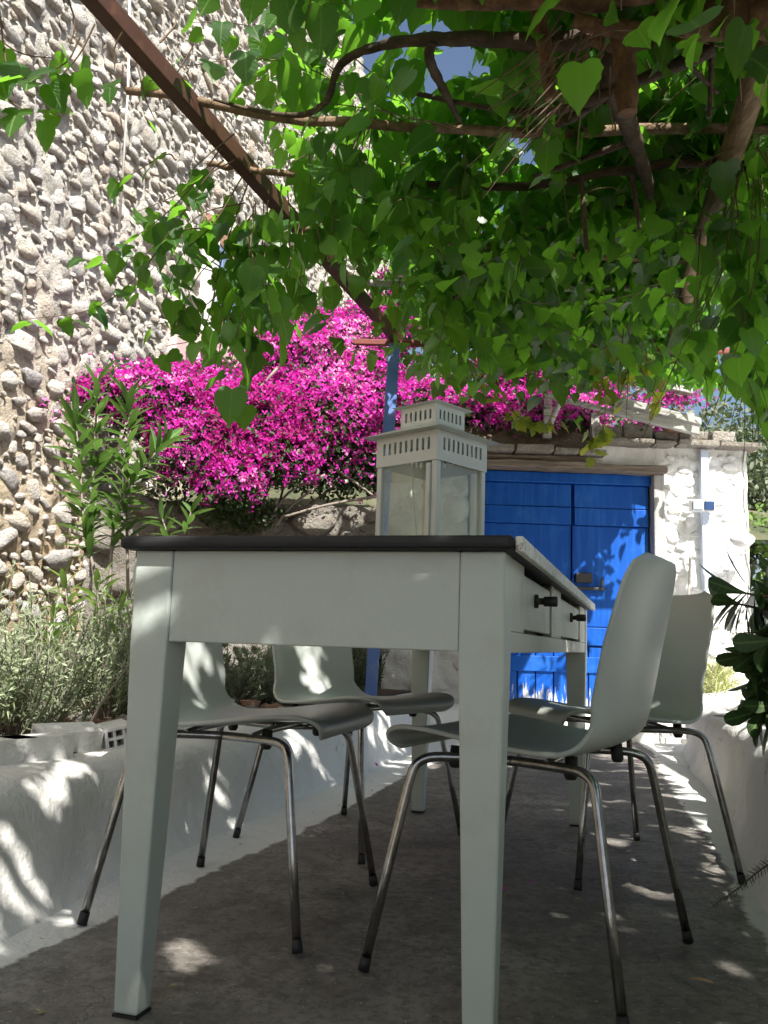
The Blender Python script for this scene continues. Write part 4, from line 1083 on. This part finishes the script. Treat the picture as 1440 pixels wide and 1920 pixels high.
FLK += [(rng.uniform(0, 1.1), Y, 0) for Y in rng.uniform(2.6, 5.4, 26)] + [(-.45, 2.05, .62), (-.42, 2.2, .56), (-.3, 2.15, .42), (-.12, 2.95, .40), (-.2, 2.9, .44), (-.33, 1.72, .01), (.9, 1.75, .01), (.72, 2.9, .01)]
FLK = np.array(FLK); FRD = rng.uniform(.012, .04, len(FLK)); SV = np.array(SUN)
def flecked(p, s):             # small openings between the leaves let single sunbeams through
    w_ = p - FLK; al = w_ @ SV; d = np.linalg.norm(w_ - al[:, None] * SV, axis=1)
    return bool(np.any((d < FRD + .36 * s) & (al > .8)))
ok_ = [not flecked(np.array(p) + np.array(d) * s * .5, s) and not clears(np.array(p) + np.array(d) * s * .5) for p, d, s in zip(LP, LD, LS)]
LP, LD, LN, LS = [[x for x, k in zip(q, ok_) if k] for q in (LP, LD, LN, LS)]
LP, LD, LN, LS = np.array(LP), unit(np.array(LD)), unit(np.array(LN)), np.array(LS)
FR = frames(LD, LN)
cx, cyy, YY = pr(LP + LD * LS[:, None] * .5)
view = unit(LP - np.array([0, 0, CH])); dist = np.linalg.norm(LP - np.array([0, 0, CH]), axis=1)
facing = np.abs((view * FR[:, 2]).sum(1))
score = np.where((cx > 10) & (cx < 1430) & (cyy > 10) & (cyy < 1000) & (YY > .5), facing * LS**2 / dist**2 * (1.6 - np.clip(LP[:, 2] - 2.2, 0, .7)), 0)
order = np.argsort(-score); big = order[:298]; rest = order[298:]
lm = [big_mesh('leaf', *T_[:2], T_[2], None, M['leaf'], True) for T_ in (MUL, MUL2, MUL3)]
for k, i in enumerate(big):
    o = obj('leaf', lm[(0, 1, 0, 2, 0, 1, 0)[k % 7]], mul)
    s = LS[i]; fr = FR[i]; p = LP[i]
    o.matrix_basis = Matrix([[fr[0][j]*s, fr[1][j]*s, fr[2][j]*s, p[j]] for j in range(3)] + [[0, 0, 0, 1]])
sel = rng.choice(3, len(rest), p=(.6, .24, .16))
VV, FF, UU, RR = [], [], [], []; nb = 0
for T_, idx in ((MUL, rest[sel == 0]), (MUL2, rest[sel == 1]), (MUL3, rest[sel == 2])):
    V, F, UV, r_ = scatter(T_, LP[idx], FR[idx], LS[idx]); VV.append(V); FF.append(F + nb); UU.append(UV); RR.append(r_); nb += len(V)
tag(obj('foliage', big_mesh('foliage', np.concatenate(VV), np.concatenate(FF), np.concatenate(UU), np.concatenate(RR), M['leaf'], True), mul), kind='stuff')
# dry hanging stalks by the trunk
for k in range(26):
    p = at(1090 + rng.normal() * 40, 110 + rng.normal() * 40, 2.2); e = p + np.array([rng.normal() * .12 - .08, rng.normal() * .05 + .1, -rng.uniform(.08, .3)])
    TWV.tube([p, (p + e) / 2 + rng.normal(size=3) * .012, e], [.003, .0025, .0015], 4, False)
tag(TWV.build('twigs', M['twig'], mul), kind='stuff')
print('leaves', len(LS))

# grape vine sprig with yellowing leaves hanging at the outbuilding
vine = thing('grape_vine', 'yellowing vine sprig hanging in front of the outbuilding parapet', 'vine', tuple(at(1130, 640, 4.9)))
m = MB(); VP, VD = [], []
for pts in ([(1120, 640), (1128, 700), (1135, 760), (1128, 830)], [(1190, 640), (1175, 700), (1160, 750)], [(900, 700), (960, 770), (990, 790), (1050, 800)], [(1110, 800), (1110, 850)], [(1200, 660), (1230, 700), (1215, 760)]):
    P = spline([at(a, b, 5.0) for a, b in pts], 7); m.tube(P, .003, 4, False)
    for p in P[1:]:
        VP.append(p + rng.normal(size=3) * .03)
m.build('stem', M['twig'], vine)
VP = np.array(VP); N = len(VP); ml = big_mesh('leaf', *MUL2[:2], MUL2[2], None, M['vineleaf'], True)
dd = unit(rng.normal(size=(N, 3)) * .6 + np.array([0, -.3, -.8])); ff = frames(dd, rdir(N))
for i in range(N):
    s = rng.uniform(.05, .085); o = obj('leaf', ml, vine)
    o.matrix_basis = Matrix([[ff[i][0][j]*s*1.15, ff[i][1][j]*s, ff[i][2][j]*s, VP[i][j]] for j in range(3)] + [[0, 0, 0, 1]])

# ------------------------------------------------------------------ bougainvillea
bou = thing('bougainvillea', 'sprawling bougainvillea in magenta bloom on top of the grey garden wall', 'shrub', (-.5, 6.5, 1.5))
lobes = [(205, 735, 60, 38, 6.0, .5), (300, 760, 105, 75, 6.1, .9), (395, 850, 85, 80, 6.0, 1.0), (350, 740, 90, 60, 6.3, .8), (470, 800, 95, 90, 6.1, 1.1), (560, 700, 110, 85, 6.5, 1.2), (650, 680, 110, 80, 6.7, 1.2), (600, 790, 120, 90, 6.3, 1.1), (690, 770, 80, 90, 6.4, .9),
         (790, 770, 80, 60, 6.7, .6), (870, 780, 80, 50, 6.7, .7), (960, 690, 55, 50, 6.9, .6), (975, 765, 70, 55, 6.7, .8), (1070, 775, 65, 40, 6.6, .8), (750, 545, 50, 45, 6.6, .35), (745, 620, 60, 50, 6.6, .35), (430, 905, 65, 50, 5.95, .8), (520, 860, 80, 60, 6.05, .7), (330, 830, 60, 55, 6.0, .6), (610, 620, 70, 40, 6.9, .6), (880, 775, 75, 45, 6.42, .9), (985, 780, 75, 45, 6.40, .9), (1075, 780, 55, 38, 6.40, .8), (950, 695, 70, 45, 6.7, .8), (1040, 740, 60, 30, 6.6, .5), (1130, 745, 40, 35, 7.0, .5), (700, 620, 80, 50, 6.9, .7), (530, 640, 50, 35, 6.9, .5)]
BP, BN, LPp = [], [], []
for (px, py, rx, ry, Y, dens) in lobes:
    c = at(px, py, Y); k = Y / CF; a, b = rx * k, ry * k
    n = int(980 * dens * (rx * ry / 7000) ** .6 * 2.2)
    d = rdir(n); d[:, 1] = -np.abs(d[:, 1]) * 1.0 + .25; d = unit(d)
    keep = d[:, 2] > rng.uniform(-.9, .1, n)
    d = d[keep]
    clump = np.array([fbm(q * 2.2 + c, 1.4, 2) for q in d])
    d = d[clump > -.48]
    r = rng.normal(.96, .13, len(d))[:, None]
    P = c + d * np.array([a, a * .62, b]) * r
    LPp.append(P[::8] + d[::8] * .02)
    BP.append(P); BN.append(unit(d + rng.normal(size=d.shape) * .55))
    m_ = int(n * 1.0); d = rdir(m_); LPp.append(c + d * np.array([a, a * .6, b * 1.05]) * rng.uniform(.45, .97, m_)[:, None])
# isolated sprays: behind the roof boards, along the parapet
for (px, py, sx, sy, Y, n) in ((1255, 748, 38, 9, 7.4, 260), (1212, 792, 18, 9, 6.4, 120), (1105, 745, 16, 14, 7.3, 90), (1090, 715, 12, 10, 7.4, 50), (600, 900, 60, 14, 6.3, 60), (650, 850, 60, 30, 6.2, 110), (860, 470, 30, 30, 6.9, 20), (1000, 590, 20, 20, 6.9, 16), (250, 690, 60, 10, 6.2, 40), (120, 765, 30, 15, 5.6, 24)):
    P = np.array([at(px + rng.normal() * sx, py + rng.normal() * sy, Y + rng.normal() * .1) for _ in range(n)]); BP.append(P); BN.append(rdir(n) + np.array([0, -.4, .5]))
    LPp.append(P[::2] + rng.normal(size=P[::2].shape) * .03)
# dark leafy skirt under the flowers
for (px, py, rx, ry, Y, n) in ((640, 880, 130, 60, 6.45, 1500), (720, 850, 90, 70, 6.5, 900), (450, 960, 90, 40, 6.2, 500), (830, 800, 120, 40, 6.7, 500), (560, 850, 120, 60, 6.5, 700), (330, 880, 70, 80, 6.3, 500), (1000, 780, 130, 30, 6.8, 400), (500, 700, 170, 90, 6.9, 900), (250, 700, 70, 25, 6.3, 250)):
    k = Y / CF; d = rdir(n) * rng.random((n, 1)) ** .4; LPp.append(at(px, py, Y) + d * np.array([rx * k, rx * k * .5, ry * k]))
BP = np.concatenate(BP); BN = unit(np.concatenate(BN)); N = len(BP)
V, F, UV, r_ = scatter(BRACT, BP, np.stack([unit(np.cross(BN, [0.3, .2, .9])), unit(np.cross(BN, np.cross(BN, [0.3, .2, .9]))), BN], 1), rng.uniform(.016, .033, N))
cl_ = np.array([.46 + .75 * fbm(q, 2.3, 4) for q in BP]) + rng.normal(size=N) * .20
r_ = np.repeat(np.clip(cl_, .01, .99), len(BRACT[0]))
tag(obj('blossoms', big_mesh('blossoms', V, F, UV, r_, M['bract']), bou), kind='stuff')
LPp = np.concatenate(LPp); N = len(LPp)
V, F, UV, r_ = scatter(OVAL, LPp, frames(unit(rdir(N) + np.array([0, -.3, -.2])), unit(rdir(N) + np.array([0, -.5, .8]))), rng.uniform(.035, .06, N))
tag(obj('foliage', big_mesh('foliage', V, F, UV, r_, M['darkleaf']), bou), kind='stuff')
for (pts, Y) in (([(500, 985), (540, 925), (610, 890)], 6.2), ([(515, 990), (545, 950), (590, 915)], 6.2), ([(530, 970), (600, 950), (660, 938), (715, 930)], 6.15), ([(480, 975), (500, 925), (515, 895)], 6.2), ([(455, 970), (480, 920), (500, 880)], 6.2), ([(700, 930), (660, 900), (600, 860)], 6.25), ([(560, 960), (640, 900), (700, 830)], 6.4), ([(500, 960), (420, 850), (330, 760)], 6.3), ([(520, 960), (560, 800), (600, 700)], 6.6), ([(440, 780), (520, 690)], 6.0)):
    MB().tube(spline([at(a, b, Y) for a, b in pts], 5), .010, 6).build('stem', M['greytwig'], bou)
print('bracts', len(BP), 'leaves', N)

# ------------------------------------------------------------------ other plants
def leafy_stems(name, label, cat, stems, T_, mat, size, per, spread, stem_mat, group=None, r=.004, up=.5, parts=True, tuft=0, lname='leaf', sag=0):
    t = thing(name, label, cat, tuple(stems[0][0]), 0, group)
    P_, D_, N_, S_ = [], [], [], []
    for pts in stems:
        Q = spline(pts, 8)
        MB().tube(Q, interp([r, r * .5], len(Q) - 1), 6, False).build('stem', stem_mat, t)
        n = len(Q)
        for i in range(int(per)):
            f = (i + .5) / per
            f = spread[0] + (spread[1] - spread[0]) * f
            p = Q[min(n - 1, int(f * (n - 1)))]
            ax = unit(Q[min(n-1, int(f*(n-1)) + 1)] - Q[max(0, int(f*(n-1)) - 1)])
            a = i * 2.4 + rng.normal() * .3
            s1 = unit(np.cross(ax, [.3, .8, .1])); s2 = np.cross(ax, s1)
            out = s1 * math.cos(a) + s2 * math.sin(a)
            d = unit(out + ax * (up + 1.3 * max(0, f - .8) * 4) + rng.normal(size=3) * .12 + np.array([0, 0, -sag]))
            P_.append(p); D_.append(d); N_.append(unit(ax + rng.normal(size=3) * .15)); S_.append(rng.uniform(*size))
    P_, D_, N_, S_ = map(np.array, (P_, D_, N_, S_)); fr = frames(D_, N_)
    if parts:
        ml = big_mesh(lname, *T_[:2], T_[2], None, mat, True)
        for i in range(len(P_)):
            o = obj(lname, ml, t); s = S_[i]
            o.matrix_basis = Matrix([[fr[i][0][j]*s, fr[i][1][j]*s, fr[i][2][j]*s, P_[i][j]] for j in range(3)] + [[0, 0, 0, 1]])
    else:
        V, F, UV, r_ = scatter(T_, P_, fr, S_); tag(obj('foliage', big_mesh('foliage', V, F, UV, r_, mat, True), t), kind='stuff')
    return t
def S(Y, *pts): return [at(a, b, Y + .03 * i) for i, (a, b) in enumerate(pts)]
leafy_stems('oleander', 'tall leggy oleander with long narrow leaves before the rough stone wall', 'shrub',
            [S(4.3, (240, 1110), (238, 980), (240, 850), (243, 735)), S(4.3, (170, 1110), (172, 960), (178, 830), (184, 700)), S(4.2, (205, 1115), (215, 980), (250, 900), (318, 820)), S(4.25, (190, 1115), (160, 1000), (150, 880), (140, 770))], LANCE, M['oleander'], (.12, .19), 66, (.22, 1.0), M['greytwig'], r=.009)
leafy_stems('oleander', 'short oleander stem with a pale leaf tuft behind the near corner of the tabletop', 'shrub',
            [S(4.9, (330, 1090), (345, 1010), (362, 945)), S(4.9, (320, 1090), (318, 1020), (300, 960))], LANCE, M['oleander'], (.12, .17), 16, (.3, 1.0), M['greytwig'], r=.007)
leafy_stems('sage_plant', 'bright green broad-leaved sprigs rising among the silvery lavender', 'shrub',
            [S(3.5, (140, 1250), (128, 1150), (120, 1080)), S(3.5, (190, 1250), (185, 1150), (182, 1085)), S(3.5, (150, 1250), (100, 1210), (95, 1150)), S(3.5, (165, 1250), (215, 1190), (225, 1130))], LANCE, M['brightleaf'], (.08, .13), 18, (.25, 1.0), M['greytwig'], r=.004)
shrub_ = leafy_stems('spoon_leaf_shrub', 'dark shrub with drooping spoon-shaped leaves leaning in over the drawer-side bench', 'shrub',
            [S(2.05, (1590, 1300), (1510, 1250), (1440, 1200)), S(2.0, (1590, 1180), (1490, 1150), (1420, 1140), (1375, 1130)), S(2.0, (1590, 1240), (1500, 1210), (1450, 1250), (1425, 1300)), S(1.95, (1590, 1290), (1510, 1310), (1450, 1325)), S(2.05, (1590, 1160), (1510, 1110), (1460, 1090)), S(2.0, (1570, 1260), (1480, 1225), (1435, 1195)), S(2.0, (1560, 1340), (1470, 1320), (1418, 1335)), S(1.95, (1540, 1210), (1460, 1200), (1415, 1225)), S(2.0, (1550, 1120), (1450, 1120), (1385, 1110))], SPOON, M['spoon'], (.07, .125), 26, (.30, 1.0), M['twig'], r=.005, up=.15, sag=.75)
N = 5200  # unseen hedge foliage and stems, added to cut ambient light on the chairs
P = np.stack([rng.uniform(1.22, 2.3, N), rng.uniform(-1.6, 2.15, N), .35 + 1.0 * rng.random(N) ** .8], 1)
P = P[[fbm(q, 1.3, 6) > -.25 for q in P]]; P = P[P[:, 0] > .52 * np.maximum(P[:, 1], 0) + .22]; N = len(P)
V, F, UV, r_ = scatter(SPOON, P, frames(unit(rdir(N) + np.array([0, 0, -.5])), rdir(N)), rng.uniform(.07, .12, N))
tag(obj('foliage', big_mesh('foliage', V, F, UV, r_, M['spoon'], True), shrub_), kind='stuff')
for k in range(9):
    q = np.array([rng.uniform(1.5, 2.0), rng.uniform(-1.2, 1.8), .3]); MB().tube(spline([q, q + np.array([rng.normal() * .1, rng.normal() * .1, .5]), q + np.array([rng.normal() * .2, rng.normal() * .2, 1.0])], 4), interp([.02, .014, .006], 4), 6).build('stem', M['twig'], shrub_)
def fern(name, label, pts, Y, n, ln, mat):
    t = thing(name, label, 'twig', tuple(at(*pts[0], Y)))
    Q = spline([at(a, b, Y) for a, b in pts], 10); MB().tube(Q, interp([.003, .001], len(Q)-1), 5, False).build('stem', M['twig'], t)
    Q = np.array(Q); k = (np.linspace(0, .999, n) * (len(Q) - 1)).astype(int)
    ax = unit(Q[np.minimum(k + 1, len(Q)-1)] - Q[np.maximum(k - 1, 0)])
    side = np.cross(ax, [0, -1, .2]) * np.where(np.arange(n) % 2, 1, -1)[:, None]
    d = unit(side + ax * .6 + rng.normal(size=(n, 3)) * .25)
    V, F, UV, r_ = scatter(NEEDLE, Q[k], frames(d, rdir(n)), ln * (1.1 - np.linspace(0, .7, n)))
    tag(obj('needles', big_mesh('needles', V, F, UV, r_, mat), t), kind='stuff')
fern('fir_twig', 'thin dark needled twig poking in low over the white floor border', [(1520, 1590), (1440, 1622), (1385, 1665), (1335, 1700)], 2.0, 110, .022, M['darkleaf'])
fern('fir_twig', 'small needled twig tip among the spoon-shaped leaves', [(1500, 1230), (1440, 1190), (1368, 1187)], 2.02, 80, .022, M['darkleaf'])

def lavender(px, py, Y, w, h, n, label, mat=M['lavender'], name='lavender_bush', per=46, lsz=(.016, .034), lean=.5):
    c = onz(px, py, .27) if Y is None else at(px, py, Y); c[2] = .26
    t = thing(name, label, 'bush', tuple(c), 0, 'silvery bushes in the planting bed')
    st = MB(); P_, D_ = [], []
    for k in range(n):
        a = rng.uniform(0, 2*math.pi); rr = rng.random() ** .6
        tip = c + np.array([math.cos(a) * rr * w, math.sin(a) * rr * w * .8, h * (1.0 - .5 * rr**1.5) * rng.uniform(.45, 1.2)])
        b = c + np.array([math.cos(a) * rr * w * .25, math.sin(a) * rr * w * .2, 0])
        midp = (b + tip) / 2 + np.array([math.cos(a), math.sin(a), 0]) * w * .08 + rng.normal(size=3) * .02
        Q = np.array(spline([b, midp, tip], 6))
        st.tube(Q[::3], [.0025, .002, .0018, .0014, .001][:len(Q[::3])], 3, False)
        f = rng.uniform(.18, 1, per); q = f * (len(Q) - 1.001); i = q.astype(int); fr = (q - i)[:, None]
        p = Q[i] * (1 - fr) + Q[i + 1] * fr; ax = unit(Q[i + 1] - Q[i])
        P_.append(p); D_.append(unit(ax * rng.uniform(.3, 1.1, (per, 1)) + rdir(per) * .8))
    tag(st.build('stems', M['greytwig'], t), kind='stuff')
    P_ = np.concatenate(P_); D_ = np.concatenate(D_); N = len(P_)
    V, F, UV, r_ = scatter(NEEDLE, P_, frames(D_, rdir(N)), np.stack([rng.uniform(.02, .04, N) * 1.2, rng.uniform(*lsz, N), rng.uniform(.02, .04, N)], 1))
    tag(obj('foliage', big_mesh('foliage', V, F, UV, r_, mat), t), kind='stuff')
lavender(25, 1385, 2.75, .30, .46, 150, 'big silvery lavender bush nearest the camera, spilling over the white hollow bricks')
lavender(-120, 1380, 2.9, .4, .62, 130, 'loose lavender bush cut by the picture edge beside the big lavender bush')
lavender(205, 1330, 3.35, .24, .48, 120, 'dense upright lavender bush between the oleander and the table leg')
lavender(110, 1310, 4.1, .40, .50, 150, 'pale sprawling lavender bush behind the big one, against the rough wall')
lavender(490, 1320, 4.6, .30, .30, 130, 'low woolly grey bush seen between the two chair backrests', M['lavender'], 'lavender_bush', 60, (.018, .032))
lavender(430, 1325, 4.3, .22, .28, 90, 'small grey-green bush seen right beside the nearer sunlit chair backrest', M['greyleaf'], 'lavender_bush', 50)
lavender(660, 1290, 5.5, .22, .50, 90, 'dark tangled bush behind the foot of the blue post', M['darkleaf'], 'low_bush', 50)
lavender(300, 1270, 5.2, .45, .75, 160, 'dark olive-green bush behind the tabletop below the magenta flowers', M['greyleaf'], 'low_bush', 50, (.03, .05))
# bare stalks that stick out of the lavender
for (pts, Y, lab) in (([(150, 1390), (190, 1320), (240, 1250)], 2.6, 'bare brown stalk leaning right out of the big lavender bush'), ([(70, 1400), (110, 1290), (170, 1150)], 2.75, 'long thin bare stalk crossing the big lavender bush')):
    o = MB().tube(spline([at(a, b, Y) for a, b in pts], 6), .0035, 5, False).build('bare_stalk', M['greytwig']); tag(o, lab, 'stalk')
# weeds right
t = thing('dry_weeds', 'clump of yellowish dry weeds at the foot of the white wall', 'weeds', tuple(at(1330, 1290, 5.3)))
N = 420; P = np.array([at(1335 + rng.normal() * 22, 1285 + rng.normal() * 18, 5.3 + rng.normal() * .15) for _ in range(N)]); 
V, F, UV, r_ = scatter(NEEDLE, P, frames(unit(rdir(N) + np.array([0, 0, .9])), rdir(N)), np.stack([np.full(N, .06), rng.uniform(.06, .15, N), np.full(N, .06)], 1))
tag(obj('blades', big_mesh('blades', V, F, UV, r_, M['weed']), t), kind='stuff')

# hollow bricks along the back of the bench
def hollow_brick(loc, rz, tilt, label):
    L, w, h, k = .17, .08, .06, .008
    m = MB()
    m.box((-L/2, -w/2, 0), (L/2, w/2, k)).box((-L/2, -w/2, h-k), (L/2, w/2, h))
    m.box((-L/2+.0005, -w/2, k), (L/2-.0005, -w/2+k, h-k)).box((-L/2+.0005, w/2-k, k), (L/2-.0005, w/2, h-k))
    m.box((-L/2+.004, -w/2+k, h/2-k/2), (L/2-.004, w/2-k, h/2+k/2))
    for yy in (-w/6, w/6): m.box((-L/2+.006, yy-k/2, k), (L/2-.006, yy+k/2, h/2-k/2)).box((-L/2+.006, yy-k/2, h/2+k/2), (L/2-.006, yy+k/2, h-k))
    o = obj('hollow_brick', m.mesh('hollow_brick', M['white_stone'])); o.location = loc; o.rotation_euler = (tilt, 0, rz)
    tag(o, label, 'brick', 'whitewashed hollow bricks on the bench'); return o
for (px, py, rz, tl, lab) in ((70, 1424, 1.0, 0, 'whitewashed hollow brick under the big lavender bush'), (0, 1432, 1.05, .0, 'whitewashed hollow brick at the picture edge, left of its row'), (128, 1402, .75, .25, 'tilted whitewashed brick in the middle of the row, fully sunlit'), (225, 1395, -1.1, .2, 'whitewashed hollow brick with open holes beside the near table leg'), (345, 1375, .9, 0, 'whitewashed hollow brick seen under the nearer bed-side chair')):
    p = onz(px, py, .275); hollow_brick((p[0] - .02, p[1] + .03, .268), rz, tl, lab)
# reddish rubble in the bed
rub = thing('rubble', 'scatter of reddish clay rubble on the soil behind the hollow bricks', 'rubble', tuple(onz(200, 1350, .28)))
for k in range(70):
    p = onz(rng.uniform(110, 760), rng.uniform(1318, 1385), .275); s = rng.uniform(.02, .06)
    if p[0] > baseL(p[1]) - .25: p[0] = baseL(p[1]) - .27 - rng.random() * .3
    V, F, _ = STN_LO[k % 12]
    o = obj('stone', big_mesh('stone', V, F, None, None, M['terracotta'] if k % 3 else M['grey_stone'], True), rub)
    o.matrix_basis = Matrix.Translation(Vector((p[0], p[1], .27 + s * .3))) @ Matrix.Rotation(rng.random() * 6, 4, 'Z') @ Matrix.Diagonal((s * 1.5, s, s * .55, 1))

# trees and bushes beyond the walls
def tree(name, label, base, h, cr, n, mat, leaf=(.05, .09), trunk_r=.09, group='trees beyond the walls', flat=.75):
    base = np.array(base, float)
    t = thing(name, label, 'tree', tuple(base), 0, group)
    top = base + np.array([0, 0, h]); cc = base + np.array([0, 0, h - cr * flat])
    MB().tube(spline([base, base + np.array([.08, .05, h*.3]), cc], 5), interp([trunk_r, trunk_r*.75, trunk_r*.35], 5), 8, True, .08).build('trunk', M['bark'], t)
    cl = cc + rdir(26) * rng.uniform(.35, 1, (26, 1)) ** .6 * np.array([cr, cr, cr * flat])
    for q in cl[:7]: MB().tube(spline([cc - np.array([0, 0, cr*.5]), (cc + q)/2 - np.array([0, 0, .1]), q], 4), interp([trunk_r*.35, .02, .008], 4), 5, False).build('branch', M['bark'], t)
    k = rng.integers(0, 26, n)
    P = cl[k] + rdir(n) * (rng.random((n, 1)) ** .5) * cr * .38
    V, F, UV, r_ = scatter(OVAL, P, frames(unit(rdir(n) + np.array([0, 0, -.3])), unit(rdir(n) + np.array([0, 0, .8]))), rng.uniform(*leaf, n))
    tag(obj('foliage', big_mesh('foliage', V, F, UV, r_, mat), t), kind='stuff')
tree('olive_tree', 'grey-green olive tree rising right behind the grey roof boards', (2.5, 9.0, 1.3), 2.5, 1.5, 7500, M['greyleaf'])
tree('olive_tree', 'leafy olive tree behind the blue post, between house wall and bougainvillea', (-.2, 9.4, 1.5), 2.7, 1.35, 6000, M['darkleaf'])
tree('olive_tree', 'grey-green olive tree partly hidden behind the bougainvillea top', (.6, 10.5, 1.6), 2.3, 1.4, 4500, M['greyleaf'])
tree('dark_tree', 'dark evergreen tree past the right end of the white wall', (4.0, 8.6, .8), 2.0, .95, 6000, M['greyleaf'])
tree('dark_tree', 'dark bushy tree farther up the slope behind the canopy', (5.6, 12, 1.0), 3.2, 1.6, 4500, M['darkleaf'], (.07, .12))
tree('bright_bush', 'sunlit bright green bush past the right end of the white wall', (3.55, 7.1, .0), 1.75, .62, 3200, M['brightleaf'], (.05, .09), .03, 'bushes past the white wall')
# small rail fence past the wall end
fe = thing('rail_fence', 'thin pale blue rail fence past the right end of the white wall', 'fence', (3.4, 7.9, 0))
for zz in (1.58, 1.36): obeam((2.75, 7.9, zz), (4.6, 7.9, zz), .03, .025, M['conduit'], 'rail', fe, .003)
for xx in (2.9, 3.5, 4.1): MB().box((xx, 7.885, .2), (xx + .03, 7.915, 1.64)).build('post', M['conduit'], fe, .003)

# ------------------------------------------------------------------ small things on the floor
p = onz(1335, 1862, 0)
V, F, UV = MUL
o = obj('fallen_leaf', big_mesh('fallen_leaf', V * .038, F, UV, None, M['dryleaf'], True)); o.location = (p[0], p[1], .016); o.rotation_euler = (.25, .2, 1.2); tag(o, 'yellow fallen leaf lying on the brown concrete floor', 'leaf')
p = onz(707, 1450, 0)
V, F, UV = OVAL
o = obj('fallen_petal', big_mesh('fallen_petal', V * .03, F, UV, None, M['petal'], True)); o.location = (p[0], p[1], .03); o.rotation_euler = (.6, .2, .5); tag(o, 'single fallen magenta bract on the white floor border', 'petal')

N = 320
P = np.array([(rng.uniform(-.7, 1.5), rng.uniform(1.3, 5.5), 0) for _ in range(N)])
P = np.array([(p[0] + .27 * (p[1] - 2), p[1], fz(p[0] + .27 * (p[1] - 2), p[1]) + .007) for p in P])
V, F, UV, r_ = scatter(OVAL, P, frames(unit(rdir(N) * np.array([1, 1, .15])), unit(rdir(N) * .3 + np.array([0, 0, 1]))), rng.uniform(.006, .016, N))
tag(obj('floor_litter', big_mesh('floor_litter', V, F, UV, r_, M['weed'])), kind='stuff')

N = 34
P = np.array([(rng.uniform(-.45, 1.0) + .27 * (y - 2), y, 0) for y in rng.uniform(2.2, 5.6, N)]); P[:, 2] = [fz(p[0], p[1]) + .009 for p in P]
V, F, UV, r_ = scatter(OVAL, P, frames(unit(rdir(N) * np.array([1, 1, .15])), unit(rdir(N) * .3 + np.array([0, 0, 1]))), rng.uniform(.010, .020, N))
tag(obj('fallen_petals', big_mesh('fallen_petals', V, F, UV, np.full(len(V), .6), M['bract'])), kind='stuff')
